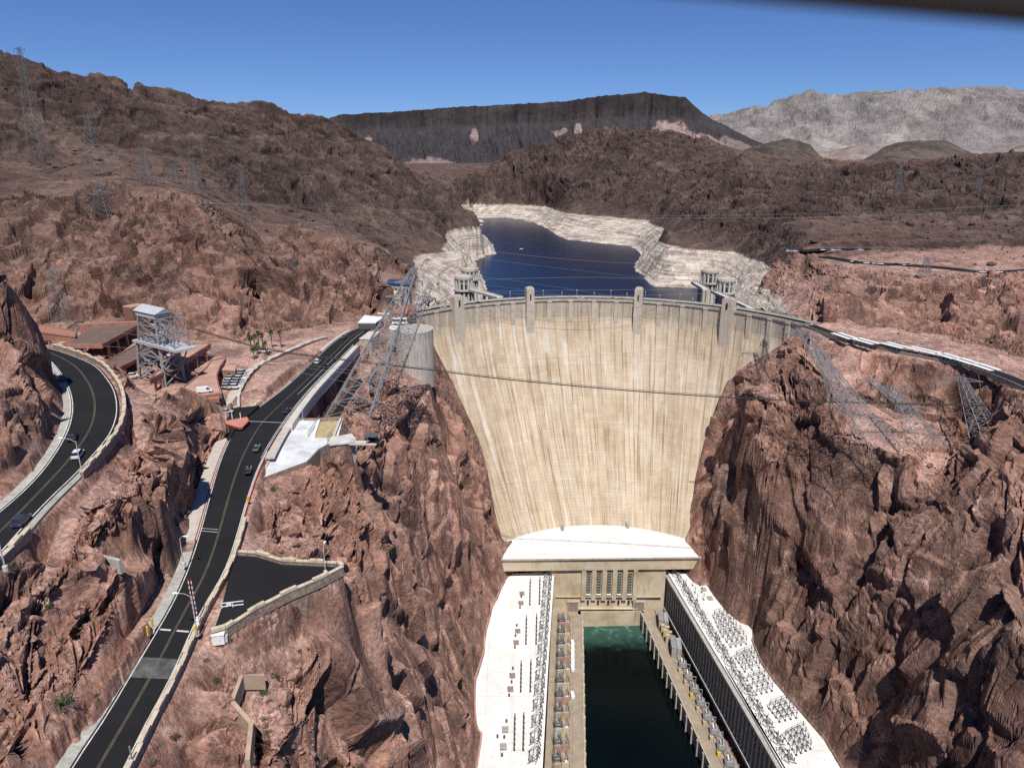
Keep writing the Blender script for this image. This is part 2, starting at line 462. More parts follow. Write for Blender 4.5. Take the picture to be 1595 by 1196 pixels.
# lake bed and shores
Lw((20, 540, 100), (60, 620, 100), (60, 800, 95), (20, 1150, 95), (-60, 1500, 95), (-120, 1800, 95))
Lw((100, 540, 100), (130, 600, 100), (120, 760, 100))
Lw(*[(47 + 149 * math.sin(R(t)), 358 + 149 * math.cos(R(t)), 108) for t in range(-30, 36, 5)])
Lz((758, 472, 129), (761, 462, 129), (749, 424, 129), (730, 402, 129), (774, 395, 129), (756, 365, 129), (744, 340, 129), (728, 333, 129))
Lz((746, 337, 129), (800, 341, 129), (838, 345, 129), (860, 360, 129), (888, 373, 129), (975, 381, 129), (990, 384, 129), (1000, 396, 129), (988, 418, 129), (1013, 440, 129), (1018, 446, 129), (1088, 448, 129), (1120, 466, 129))
Lw(*[(p[0], p[1], 114) for p in (Pz(u, v, 129) for u, v in [(785, 466), (780, 445), (772, 425), (790, 402), (782, 372), (766, 350), (800, 352), (838, 356), (852, 372), (880, 383), (960, 391), (985, 397), (972, 418), (992, 440), (1000, 455), (1080, 463), (1105, 472)])])
Ly((724, 314, 1990), (800, 319, 1960), (850, 321, 1900), (885, 331, 1620), (1026, 346, 1390))
Lz((608, 405, 172), (640, 398, 172), (690, 392, 172), (718, 392, 172)); Ly((691, 357, 1085), (751, 352, 1120))
Ly((1035, 352, 1010), (1045, 370, 955), (1062, 379, 935)); Ly((1030, 388, 905), (1060, 386, 890), (1143, 394, 850), (1200, 430, 700), (1240, 450, 620), (1282, 470, 545))
Lz((1236, 399, 193), (1258, 403, 192)); Lz((1130, 470, 150), (1180, 478, 160), (1240, 492, 172), (1280, 502, 177))
Ly((590, 420, 600), (600, 450, 520)); Lz((610, 470, 172), (640, 478, 174), (660, 470, 170), (700, 463, 150))
# left gorge wall
Lz((670, 592, 158), (640, 640, 156), (610, 672, 162), (580, 694, 166), (552, 732, 164), (560, 800, 160), (556, 868, 158))
Lz((545, 930, 152), (600, 1000, 138), (650, 1060, 112), (688, 1150, 84), (700, 1230, 72))
Lz((470, 660, 176), (540, 650, 172), (600, 620, 165), (640, 600, 160))
Lz((420, 765, 171), (470, 760, 170), (520, 740, 168)); Lz((415, 840, 173), (470, 850, 171), (520, 862, 168))
Lz((350, 1050, 178.5), (450, 1000, 174.5), (520, 960, 169)); Lz((400, 1196, 174), (500, 1100, 167), (580, 1060, 155)); Lz((560, 1196, 152), (620, 1150, 136))
Lz((260, 1120, 182), (290, 1060, 182), (330, 1010, 181), (380, 985, 179), (460, 945, 178), (540, 900, 175))
# between the two roads
Lz((0, 1196, 190.5), (60, 1080, 189.5), (100, 1000, 189.5), (130, 950, 191.5)); Lz((0, 960, 196.5), (60, 930, 197), (120, 870, 199), (170, 800, 200.5))
Lz((80, 1160, 186.5), (140, 1090, 186), (185, 1030, 187), (230, 960, 186.5)); Lz((110, 1060, 187.3), (150, 985, 188.6), (185, 930, 190.5))
CLF = [(p, Q) for p, Q in zip(offset_line(LRL, -5.0), offset_line(LRL, -8.5)) if 112 < p[1] < 232]
Lw(*[(p[0], p[1], p[2] - .3) for p, Q in CLF]); Lw(*[(Q[0], Q[1], Q[2] + 14 * min(1, (Q[1] - 100) / 30, (245 - Q[1]) / 40)) for p, Q in CLF])
Lw(*[(Q[0] - 12, Q[1] + 4, Q[2] + 18 * min(1, (Q[1] - 95) / 30, (250 - Q[1]) / 40)) for p, Q in CLF])
Lz((334, 640, 190), (320, 618, 190), (280, 600, 190)); Lz((160, 790, 201.5), (200, 800, 201.5), (215, 770, 201.5))
Lz((230, 640, 203), (280, 640, 202), (262, 700, 202), (240, 760, 202)); Lz((185, 690, 198), (205, 700, 195), (214, 740, 195), (200, 640, 200), (190, 610, 199))
# left outcrops
Ly((-60, 400, 190), (0, 425, 195), (20, 448, 198), (45, 500, 206), (52, 540, 215)); Lz((100, 612, 203.5), (88, 590, 203.5), (72, 562, 203.5))
Lz((0, 655, 210), (40, 662, 209), (66, 676, 206), (45, 720, 205)); Lz((-60, 660, 212), (-120, 760, 210))
Lw((-215, 262, 200), (-240, 240, 225), (-260, 200, 235))
# hill foot behind the garage, hill tiers, ridge
Lz((-60, 500, 196), (60, 502, 190), (150, 498, 190), (220, 492, 188), (300, 532, 184), (360, 545, 181), (400, 528, 181), (450, 512, 180.5), (520, 502, 180), (575, 492, 179.5), (600, 478, 179))
Ly((-60, 330, 520), (60, 325, 510), (200, 305, 490), (270, 310, 480), (330, 380, 460), (370, 430, 440), (388, 490, 405))
Ly((100, 400, 445), (200, 400, 440), (270, 400, 435))
Ly((400, 430, 520), (410, 400, 580)); Ly((402, 480, 452), (430, 382, 478), (520, 374, 472), (570, 390, 458), (600, 440, 442), (604, 470, 432))
Ly((400, 345, 650), (480, 347, 680), (560, 372, 640), (612, 396, 600)); Ly((330, 320, 560), (300, 300, 560))
Ly((0, 250, 640), (100, 262, 650), (200, 268, 650), (300, 292, 645), (400, 318, 720), (500, 335, 810), (600, 352, 860), (680, 362, 950), (700, 380, 900))
Ly((-60, 60, 720), (0, 86, 750), (60, 105, 780), (130, 118, 820), (200, 127, 860), (280, 143, 900), (340, 163, 950), (410, 162, 1000), (470, 180, 1050), (510, 187, 1080), (560, 213, 1120), (610, 240, 1150), (640, 275, 1180), (690, 300, 1180), (730, 330, 1160), (748, 352, 1120))
Ly((150, 160, 850), (300, 172, 880), (420, 190, 970), (520, 225, 1040)); Ly((150, 215, 740), (300, 240, 730), (420, 262, 800), (520, 285, 880), (640, 320, 1010))
Lw((-900, 1500, 262), (-450, 1700, 255), (-250, 1800, 240), (-230, 2300, 240))
# far shore hills and the right side
Ly((690, 290, 2300), (760, 262, 2250), (800, 235, 2150), (850, 222, 2050), (925, 209, 1950), (1000, 207, 1900), (1060, 211, 1850), (1100, 222, 1750), (1160, 245, 1650), (1230, 256, 1550), (1290, 262, 1450))
Ly((700, 280, 2050), (800, 280, 2020), (900, 270, 1800), (1000, 270, 1650))
Ly((1040, 330, 1330), (1100, 290, 1350), (1160, 290, 1250)); Ly((1080, 365, 960), (1150, 340, 930), (1200, 340, 860), (1260, 372, 720))
Ly((1200, 300, 1100), (1300, 330, 850), (1400, 312, 930), (1500, 300, 960), (1595, 285, 960), (1700, 280, 960))
Ly((1290, 262, 1450), (1370, 270, 1300), (1440, 264, 1250), (1530, 252, 1200), (1595, 246, 1180), (1700, 240, 1150))
Ly((1440, 360, 760), (1595, 350, 760), (1700, 350, 760))
Ly((1215, 410, 600), (1250, 430, 570), (1290, 422, 545), (1330, 425, 530), (1400, 432, 512), (1500, 437, 500), (1595, 432, 495), (1700, 430, 480))
Ly((1292, 440, 505), (1330, 440, 490), (1420, 450, 470), (1500, 450, 460), (1595, 450, 455)); Ly((1290, 500, 425), (1360, 500, 420), (1440, 500, 425), (1520, 490, 420), (1595, 520, 390))
# east rim plateau and right gorge wall
Lz((1285, 530, 174), (1400, 568, 170), (1500, 598, 167), (1595, 640, 165), (1700, 690, 166)); Lz((1250, 552, 170), (1300, 600, 163), (1400, 640, 155), (1500, 655, 154), (1595, 662, 158))
Lz((1150, 600, 150), (1180, 610, 150), (1240, 640, 147), (1330, 694, 144), (1400, 712, 143), (1480, 704, 143), (1530, 694, 146), (1595, 688, 150), (1700, 700, 154))
Lz((1150, 650, 135), (1200, 718, 127), (1260, 740, 121)); Lz((1150, 800, 88), (1250, 880, 84), (1300, 1000, 70), (1400, 1010, 86), (1450, 850, 124), (1595, 800, 148), (1700, 800, 152))
Lz((1400, 1120, 75), (1480, 1040, 104), (1595, 1000, 130), (1700, 1010, 140)); Lz((1595, 1196, 100), (1480, 1196, 76), (1400, 1230, 60))
Lw((175, 150, 150), (172, 60, 150)); Lw((215, 200, 165), (230, 120, 172), (250, 60, 178))
Lw((-45, 100, 165), (-30, 62, 150), (-24, 60, 60)); Lw((-24, 110, 90), (-22, 62, 60))
for r_ in (3600, 5000, 7000): Lw(*[(r_ * math.sin(R(t)), r_ * math.cos(R(t)), 252 - (r_ - 3600) * .002) for t in range(-45, 46, 5)])
Lw(*[(2700 * math.sin(R(t)), 2700 * math.cos(R(t)), 248) for t in range(-12, 46, 5)])

lnR0, lnR1 = math.log(R0), math.log(R1)
def solve():
    acc = {}
    pts = np.concatenate([np.array(resample(l, 0.6)) for l in LINES])
    th = np.arctan2(pts[:, 0], pts[:, 1]); rr = np.log(np.hypot(pts[:, 0], pts[:, 1]))
    ti = (th - TH0) / (TH1 - TH0); ri = (rr - lnR0) / (lnR1 - lnR0)
    ok = (ti >= 0) & (ti < 1) & (ri >= 0) & (ri < 1)
    ti, ri, zz = ti[ok], ri[ok], pts[ok, 2]
    H = None
    for k in (16, 8, 4, 2, 1):
        nt, nr = GT // k, GR // k
        i = np.minimum((ri * nr).astype(int), nr - 1) * nt + np.minimum((ti * nt).astype(int), nt - 1)
        s = np.bincount(i, zz, nt * nr).reshape(nr, nt); c = np.bincount(i, minlength=nt * nr).reshape(nr, nt)
        m = c > 0; fix = np.where(m, s / np.maximum(c, 1), 0)
        if H is None: H = np.full((nr, nt), 180.0)
        else:
            H = np.repeat(np.repeat(H, 2, 0), 2, 1)[:nr, :nt]
            H = np.pad(H, ((0, nr - H.shape[0]), (0, nt - H.shape[1])), mode='edge')
        for it in range(900 if k == 16 else 220 if k > 1 else 120):
            H[m] = fix[m]
            P = np.pad(H, 1, mode='edge')
            H = .25 * (P[:-2, 1:-1] + P[2:, 1:-1] + P[1:-1, :-2] + P[1:-1, 2:])
        H[m] = fix[m]
        if k == 1:
            P = np.pad(H, 1, mode='edge')      # round the break lines a little
            H = .5 * H + .125 * (P[:-2, 1:-1] + P[2:, 1:-1] + P[1:-1, :-2] + P[1:-1, 2:])
    return H
HC = solve()
gt = TH0 + (TH1 - TH0) * (np.arange(GT) + .5) / GT
gr = np.exp(lnR0 + (lnR1 - lnR0) * (np.arange(GR) + .5) / GR)
GX, GY = np.outer(gr, np.sin(gt)), np.outer(gr, np.cos(gt))
def bil(A, x, y):
    th = np.arctan2(x, y); r = np.log(np.maximum(np.hypot(x, y), R0))
    a = np.clip((th - TH0) / (TH1 - TH0) * GT - .5, 0, GT - 1.001); b = np.clip((r - lnR0) / (lnR1 - lnR0) * GR - .5, 0, GR - 1.001)
    i, j = a.astype(int), b.astype(int); a, b = (a - i), (b - j)
    return (A[j, i] * (1 - a) + A[j, i + 1] * a) * (1 - b) + (A[j + 1, i] * (1 - a) + A[j + 1, i + 1] * a) * b
def ground(x, y): return float(bil(HC, np.array([x], float), np.array([y], float))[0])

# where the ground is built over it stays flat; elsewhere the rock breaks up
flat = np.full(GX.shape, 1e9)
def zone_line(l, w): 
    global flat
    flat = np.minimum(flat, np.maximum(seg_dist(GX, GY, l) - w, 0))
def zone_poly(p, w=0):
    global flat
    d = np.where(in_poly(GX, GY, p), 0, seg_dist(GX, GY, list(p) + [p[0]]))
    flat = np.minimum(flat, np.maximum(d - w, 0))
for l in (LRC, URC): zone_line(l, 8.0)
zone_line([q[1] for q in SLOT], 3); zone_line([q[2] for q in SLOT], 2); zone_line(ERC, 8); zone_line(FR1, 12); zone_line(FR2, 12)
zone_line(offset_line(MW, -1.5), 6); zone_poly([Pz(u, v, 181) for u, v in [(372, 637), (380, 600), (425, 560), (510, 527), (560, 512), (450, 600), (405, 632)]], 1)
zone_poly(LOT, 4.0); zone_poly(PAD, .6)
zone_poly(GAR, 2); zone_poly(WING_L, .6); zone_poly(WING_R, .6)
zone_poly([(-5, 370), (110, 370), (107, 395), (85, 410), (52, 412), (20, 407), (0, 393)], .5)
zone_poly([(-60, 383), (-45, 383), (-45, 365), (-62, 365)], 8)
zone_line(CL, 1.5); zone_line(CR, 2.5)
zone_poly([(24, 366), (86, 366), (106, 222), (120, 60), (0, 60), (12, 222)], 1)
zone_line([Pz(u, v, 180) for u, v in [(420, 545), (470, 525), (560, 500), (610, 490), (660, 485)]], 9)
far_scale = sstep(np.hypot(GX, GY), 520, 950)
MASK = sstep(flat, 0, 4.0)
gy_, gx_ = np.gradient(HC)
slope = np.hypot(gx_ / (np.gradient(gt)[None, :] * gr[:, None]), gy_ / np.gradient(gr)[:, None])
STEEP = sstep(slope, .4, 1.25)
CRAG = np.zeros(GX.shape)
def crag(poly, a, w=14):
    global CRAG
    d = np.where(in_poly(GX, GY, poly), 0, seg_dist(GX, GY, list(poly) + [poly[0]]))
    CRAG = np.maximum(CRAG, a * (1 - sstep(d, 0, w)))
crag([Py(u, v, y) for u, v, y in [(-60, 330, 525), (60, 325, 520), (200, 305, 500), (270, 310, 490), (330, 380, 468), (370, 430, 446), (388, 490, 410), (360, 545, 362), (300, 535, 366), (150, 498, 375), (-60, 505, 372)]], 1.0)
crag([Py(u, v, y) for u, v, y in [(400, 480, 455), (430, 382, 484), (520, 374, 478), (570, 390, 462), (604, 440, 445), (604, 472, 432), (570, 490, 424), (450, 512, 398), (405, 525, 386)]], 1.0)
crag([Py(u, v, y) for u, v, y in [(1285, 432, 520), (1400, 434, 512), (1500, 438, 500), (1595, 433, 495), (1700, 430, 480), (1720, 600, 340), (1595, 560, 352), (1440, 528, 398), (1290, 500, 428)]], .9)
crag([Py(u, v, y) for u, v, y in [(-60, 160, 760), (150, 168, 810), (300, 190, 850), (420, 205, 940), (520, 240, 1010), (640, 300, 1090), (740, 345, 1120), (640, 320, 1000), (520, 285, 870), (420, 262, 790), (300, 245, 720), (150, 220, 730), (-60, 200, 700)]], .9, 40)
crag([Py(u, v, y) for u, v, y in [(1060, 360, 1000), (1090, 300, 1300), (1200, 270, 1350), (1400, 280, 1200), (1600, 262, 1150), (1700, 290, 960), (1595, 330, 800), (1400, 330, 860), (1230, 350, 830)]], 1.0, 40)
crag([Py(u, v, y) for u, v, y in [(1170, 410, 640), (1260, 420, 590), (1285, 465, 540), (1200, 440, 640)]], .8, 20)
crag([Py(u, v, y) for u, v, y in [(700, 290, 2100), (800, 240, 2150), (1000, 210, 1900), (1160, 250, 1650), (1100, 300, 1400), (950, 290, 1600), (800, 300, 1950)]], .9, 60)
crag([Pz(u, v, 200) for u, v in [(215, 760), (255, 660), (330, 640), (345, 700), (300, 800), (270, 860), (215, 960), (150, 960), (120, 900), (160, 800)]], .45, 5)
crag([Pz(u, v, 160) for u, v in [(430, 790), (520, 760), (600, 760), (600, 900), (560, 900), (540, 850), (430, 850)]], .6, 10)
crag([Pz(u, v, 150) for u, v in [(560, 960), (640, 1000), (720, 1196), (560, 1196), (480, 1090)]], .35, 12)
crag([Pz(u, v, 190) for u, v in [(-80, 1090), (30, 1095), (70, 1150), (60, 1260), (-80, 1260)]], .7, 3)
crag([Pz(u, v, 205) for u, v in [(-80, 650), (60, 650), (60, 730), (-80, 800)]], .9, 4)
STEEP = np.maximum(STEEP, CRAG); VSTEEP = sstep(slope, 1.5, 3.2)
RINGZ = ((GY > 468) & (GY < 2500) & (np.hypot(GX - 47, GY - 358) > 146) & (HC < 182)).astype(float)
for _ in range(3): RINGZ = (np.roll(RINGZ, 1, 0) + np.roll(RINGZ, -1, 0) + np.roll(RINGZ, 1, 1) + np.roll(RINGZ, -1, 1) + RINGZ) / 5
lower_bowl = (GX < 0) & (GY > 60) & (GY < 330)

def build_terrain(NT=1380, NS=(1000, 400, 110)):
    th = np.linspace(TH0, TH1, NT)
    r = np.exp(np.concatenate([np.linspace(math.log(62), math.log(720), NS[0], endpoint=False), np.linspace(math.log(720), math.log(2400), NS[1], endpoint=False), np.linspace(math.log(2400), math.log(7000), NS[2])]))
    n_r = r.size
    X = np.outer(r, np.sin(th)).ravel(); Y = np.outer(r, np.cos(th)).ravel()
    Z = bil(HC, X, Y); A = bil(MASK, X, Y).astype(np.float32); S = bil(STEEP, X, Y).astype(np.float32); FS = bil(far_scale, X, Y).astype(np.float32); CG = bil(CRAG, X, Y).astype(np.float32); VS = bil(VSTEEP, X, Y).astype(np.float32)
    g = Z.reshape(n_r, NT)
    # normal of the smooth surface
    dzr = np.gradient(g, axis=0) / np.gradient(r)[:, None]; dzt = np.gradient(g, axis=1) / (np.gradient(th)[None, :] * r[:, None])
    sn, cn = np.sin(th)[None, :], np.cos(th)[None, :]
    nx = -(dzr * sn + dzt * cn); ny = -(dzr * cn - dzt * sn)
    L = np.sqrt(nx ** 2 + ny ** 2 + 1); N = np.stack([(nx / L).ravel(), (ny / L).ravel(), (1 / L).ravel()], 1).astype(np.float32)
    x, y, z = X.astype(np.float32), Y.astype(np.float32), Z.astype(np.float32)
    rr = np.hypot(x, y)
    def disp(x, y, z, S, FS, CG, VS):
        wx = 2.6 * fbm(x, y, z, 22, 2, 3); wy = 2.6 * fbm(x, y, z, 22, 2, 9); wz = 2.6 * fbm(x, y, z, 22, 2, 17)
        big = fbm(x, y, z * .6, 70, 3, 21, ridged=True)
        xa, ya, za = x + wx, y + wy, (z + wz) * (.55 + .45 * (1 - S))
        f0, c0 = facets(xa * .9 + 40, ya * .9, za * .8, 34, 29, 1.3, .08); f1, c1 = facets(xa, ya, za, 15, 31, 1.3, .09); f2, c2 = facets(xa + 3, ya, za, 5.6, 41, 1.2, .08); f3, c3 = facets(x + .4 * wx, y + .4 * wy, z * .8, 2.1, 51)
        fine = fbm(x, y, z, 3.0, 3, 61)
        rough = .35 + .65 * sstep(fbm(x, y, z, 55, 2, 111), -.35, .25)
        near = (.26 + .74 * S) * (1 + .55 * CG)
        d = near * (5.5 * f0 * (.25 + .75 * S) + 3.9 * f1 * (.45 + .55 * S) + rough * 2.2 * f2 * (.5 + .5 * S) * (1 - .5 * VS)) - rough * (.25 + .75 * S) * (2.8 * (1 - c0) * S + 2.0 * (1 - c1) + .9 * (1 - c2)) + near * 1.2 * big + (1 - .8 * VS) * (rough * (.16 + .5 * S) * f3 + (.12 + .1 * S) * fine)
        # distant hills: larger crags, with upright fissures on the cliffs
        lk = .45 + .55 * sstep(np.abs(z - 150), 15, 50)
        CG = CG * (1 - FS) + CG * FS * (.2 + .8 * sstep(fbm(x, y, z, 170, 2, 119), -.25, .3))
        f4, c4 = facets(x + 3 * wx, y + 3 * wy, z * .7 + 2 * wz, 46, 71, edge=.08)
        f7, c7 = facets(x + 2 * wx, y + 2 * wy, z * .16, 24, 77, edge=.08)
        b2 = fbm(x, y, z * .5, 230, 4, 81, gain=.55, ridged=True)
        f5, c5 = facets(x + 2 * wx, y + 2 * wy, z * .5 + 2 * wz, 15, 91, edge=.08)
        f6, c6 = facets(x, y, z * .7, 6.5, 95, edge=.1)
        m5 = fbm(x, y, z, 60, 4, 97, gain=.6)
        dist = 7 * lk * f4 * (.35 + .65 * S) + 6 * lk * f7 * CG + 3.2 * lk * f5 * (.5 + .5 * S) + 1.3 * f6 - (3 * (1 - c4) + 3.5 * (1 - c7) * CG + 1.5 * (1 - c5)) * S * lk + lk * (8 * b2 * (1 + 1.1 * sstep(x, -40, 120)) + 3 * m5)
        return d * (1 - FS) + dist * (1 + .3 * CG) * FS, (f1 * .55 + f2 * .6) * (1 - FS) + (f4 * .35 + f5 * .55 + .3 * f6) * FS
    D, FV = par(disp, x, y, z, S, FS, CG, VS)
    D = D * A * (1 - bil(RINGZ, X, Y) * np.interp(rr, [520, 800, 1100], [.12, .30, .55]))
    # nothing may rise through the lake or a road
    hor = .75
    V3 = np.stack([X + D * N[:, 0] * hor * (A > .02), Y + D * N[:, 1] * hor * (A > .02), Z + D * np.maximum(N[:, 2], .35)], 1)
    far = rr > 3000
    V3[far, 2] = Z[far] + 6 * D[far] / 20
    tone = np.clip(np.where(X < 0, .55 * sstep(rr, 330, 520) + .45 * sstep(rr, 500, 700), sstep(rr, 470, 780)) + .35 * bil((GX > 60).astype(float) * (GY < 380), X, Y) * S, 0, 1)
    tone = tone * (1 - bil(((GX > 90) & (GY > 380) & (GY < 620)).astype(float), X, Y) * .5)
    up = np.hypot(X - 47, Y - 358) > 144
    ring = ((Y > 470) & (Y < 2400) & up).astype(np.float32) * (1 - sstep(V3[:, 2] + .8 * par(lambda a, b, c: fbm(a, b, c, 14, 2, 5), x, y, z) - np.where((X < -20) & (Y < 1300), 172.0, np.interp(Y, [500, 700, 900, 1390, 1990], [171, 169, 167, 160, 158])), -.6, .6))
    me = bpy.data.meshes.new("terrain")
    idx = np.arange(n_r * NT).reshape(n_r, NT)
    q = np.stack([idx[:-1, :-1], idx[:-1, 1:], idx[1:, 1:], idx[1:, :-1]], -1).reshape(-1, 4)[:, ::-1]
    me.vertices.add(len(V3)); me.vertices.foreach_set("co", V3.astype(np.float32).ravel())
    me.loops.add(q.size); me.loops.foreach_set("vertex_index", q.ravel().astype(np.int32))
    me.polygons.add(len(q)); me.polygons.foreach_set("loop_start", np.arange(0, q.size, 4, dtype=np.int32)); 
    me.polygons.foreach_set("use_smooth", np.zeros(len(q), bool))
    me.update(calc_edges=True)
    for nm, a in (("tone", tone), ("ring", ring), ("steep", S), ("built", 1 - A), ("block", FV)):
        at = me.attributes.new(nm, 'FLOAT', 'POINT'); at.data.foreach_set("value", np.ascontiguousarray(a, np.float32))
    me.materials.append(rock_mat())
    o = bpy.data.objects.new("terrain", me); col.objects.link(o)
    return structure(o)

def rock_mat():
    m, nt, b = new_mat("desert_rock")
    pos = nt.nodes.new("ShaderNodeNewGeometry").outputs["Position"]
    geo_n = nt.nodes.new("ShaderNodeNewGeometry").outputs["Normal"]
    tone, ring, steep = attr(nt, "tone"), attr(nt, "ring"), attr(nt, "steep")
    n_big = noise(nt, pos, .022, 6, .62, .6)
    n_mid = noise(nt, pos, .13, 7, .65, .4)
    n_fine = noise(nt, pos, .9, 5, .7)
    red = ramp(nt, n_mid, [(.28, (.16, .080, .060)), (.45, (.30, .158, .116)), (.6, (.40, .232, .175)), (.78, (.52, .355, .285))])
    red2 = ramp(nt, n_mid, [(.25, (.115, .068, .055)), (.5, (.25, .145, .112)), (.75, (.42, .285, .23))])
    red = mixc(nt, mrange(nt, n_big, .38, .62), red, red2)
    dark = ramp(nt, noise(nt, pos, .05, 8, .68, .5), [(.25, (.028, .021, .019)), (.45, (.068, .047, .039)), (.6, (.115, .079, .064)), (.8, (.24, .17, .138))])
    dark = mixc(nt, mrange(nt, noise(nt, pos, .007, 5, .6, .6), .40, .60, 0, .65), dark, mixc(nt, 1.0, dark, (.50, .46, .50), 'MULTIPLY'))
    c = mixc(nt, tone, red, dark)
    # loose gravel on the gentle ground
    dustc = ramp(nt, n_fine, [(.3, (.35, .21, .168)), (.55, (.45, .29, .24)), (.75, (.56, .40, .34))])
    sep = nt.nodes.new("ShaderNodeSeparateXYZ"); nt.links.new(geo_n, sep.inputs[0])
    flatf = mth(nt, 'MULTIPLY', mrange(nt, sep.outputs[2], .70, .90), mth(nt, 'MULTIPLY', mth(nt, 'SUBTRACT', 1.0, mth(nt, 'MULTIPLY', tone, .85)), mth(nt, 'SUBTRACT', 1.0, mth(nt, 'MULTIPLY', steep, .75))))
    c = mixc(nt, mth(nt, 'MULTIPLY', flatf, .75), c, dustc)
    # desert varnish patches on the walls and pale mineral veins
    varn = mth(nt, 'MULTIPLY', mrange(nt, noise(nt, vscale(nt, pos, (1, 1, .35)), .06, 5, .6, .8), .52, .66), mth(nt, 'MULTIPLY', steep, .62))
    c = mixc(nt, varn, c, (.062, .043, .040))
    vein = mth(nt, 'ABSOLUTE', mth(nt, 'SUBTRACT', noise(nt, pos, .05, 5, .6, 1.2), .5))
    vf = mth(nt, 'MULTIPLY', mrange(nt, vein, .016, .0), mrange(nt, noise(nt, pos, .035, 3, .5), .50, .62))
    vf = mth(nt, 'MULTIPLY', mth(nt, 'MULTIPLY', vf, mrange(nt, n_fine, .35, .6)), mth(nt, 'SUBTRACT', 1.0, mth(nt, 'MULTIPLY', tone, .8)))
    blot = mth(nt, 'MULTIPLY', mrange(nt, noise(nt, pos, .11, 6, .7, .5), .64, .72), .55)
    c = mixc(nt, mth(nt, 'MAXIMUM', mth(nt, 'MULTIPLY', vf, .8), mth(nt, 'MULTIPLY', blot, mth(nt, 'SUBTRACT', 1.0, mth(nt, 'MULTIPLY', tone, .8)))), c, (.52, .41, .35))
    # mineral ring of the lowered lake, in faint level bands
    sp = nt.nodes.new("ShaderNodeSeparateXYZ"); nt.links.new(pos, sp.inputs[0])
    band = noise(nt, vscale(nt, pos, (.012, .012, .5)), 1.0, 4, .7)
    rc = ramp(nt, mth(nt, 'ADD', mth(nt, 'MULTIPLY', band, .6), mth(nt, 'MULTIPLY', noise(nt, pos, .09, 6, .72), .4)), [(.34, (.12, .095, .08)), (.46, (.37, .31, .255)), (.58, (.60, .535, .46))])
    c = mixc(nt, ring, c, rc)
    c = mixc(nt, 1.0, c, ramp(nt, n_fine, [(.28, (.58, .58, .59)), (.5, (1, 1, 1)), (.72, (1.36, 1.35, 1.33))]), 'MULTIPLY')
    c = mixc(nt, 1.0, c, ramp(nt, mth(nt, 'ADD', mth(nt, 'MULTIPLY', attr(nt, "block"), .42), .5), [(.15, (.60, .58, .58)), (.5, (1, 1, 1)), (.85, (1.38, 1.36, 1.34))]), 'MULTIPLY')
    mott = noise(nt, vscale(nt, pos, (1, 1, .6)), .34, 6, .72, .5)
    c = mixc(nt, mth(nt, 'MULTIPLY', mrange(nt, mott, .54, .66), mth(nt, 'MULTIPLY', mth(nt, 'SUBTRACT', 1.0, ring), .5)), c, (.075, .052, .046))
    nt.links.new(c, b.inputs["Base Color"])
    b.inputs["Roughness"].default_value = .92; b.inputs["Specular IOR Level"].default_value = .12
    h = mth(nt, 'ADD', mth(nt, 'MULTIPLY', noise(nt, pos, .55, 7, .72), 1.0), mth(nt, 'MULTIPLY', noise(nt, pos, .12, 6, .7), 2.2))
    h = mth(nt, 'ADD', h, mth(nt, 'MULTIPLY', noise(nt, pos, .035, 9, .68, .3), 6.0))
    bump(nt, b, h, .6, 1.2)
    return m
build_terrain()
# ---------------------------------------------------------------- water
def water_mat(name, c, rough, bscale, bstr, foam=False):
    m, nt, b = new_mat(name)
    pos = nt.nodes.new("ShaderNodeNewGeometry").outputs["Position"]
    b.inputs["Roughness"].default_value = rough
    b.inputs["Specular IOR Level"].default_value = .07
    cc = ramp(nt, noise(nt, pos, .012, 4, .6), [(.3, tuple(x * .75 for x in c)), (.7, tuple(x * 1.3 for x in c))])
    if foam:
        sp = nt.nodes.new("ShaderNodeSeparateXYZ"); nt.links.new(pos, sp.inputs[0])
        swirl = noise(nt, pos, .11, 7, .72, 1.6)
        near = mth(nt, 'ADD', mrange(nt, sp.outputs[1], 330, 368), mth(nt, 'MULTIPLY', mth(nt, 'SUBTRACT', swirl, .5), .9))
        cc = mixc(nt, mrange(nt, near, .30, 1.05, 0, .9), cc, (.040, .10, .076))
        cc = mixc(nt, mth(nt, 'MULTIPLY', mrange(nt, near, .75, 1.2), mrange(nt, swirl, .52, .72)), cc, (.20, .32, .26))
        # thin foam lines drifting along the left side
        lane = mth(nt, 'MULTIPLY', mrange(nt, sp.outputs[0], 56, 40), mrange(nt, sp.outputs[1], 262, 300))
        fl = mth(nt, 'MULTIPLY', mrange(nt, noise(nt, pos, .9, 6, .8, .8), .66, .72), lane)
        cc = mixc(nt, mth(nt, 'MULTIPLY', fl, .5), cc, (.35, .38, .36))
    nt.links.new(cc, b.inputs["Base Color"])
    bump(nt, b, noise(nt, vscale(nt, pos, (1, .6, 1)), bscale, 5, .65), bstr, .4)
    return m
M['lake'] = water_mat("deep_blue_lake", (.004, .012, .036), .22, .25, .25)
M['river'] = water_mat("dark_river", (.002, .0045, .005), .10, .35, .25, True)
mb = MB()
arc = [(47 + 146 * math.sin(R(t)), 358 + 146 * math.cos(R(t))) for t in range(-56, 62, 4)]
poly = arc + [(420, 760), (500, 1500), (200, 2300), (-400, 2300), (-420, 1500), (-160, 700)]
mb.add([(x, y, 129) for x, y in poly], [tuple(range(len(poly) - 1, -1, -1))])
structure(mb.build("lake_water", M['lake']))
mb = MB(); mb.add([(10, 380, 0), (100, 380, 0), (130, 40, 0), (-10, 40, 0)], [(3, 2, 1, 0)])
structure(mb.build("river_water", M['river']))

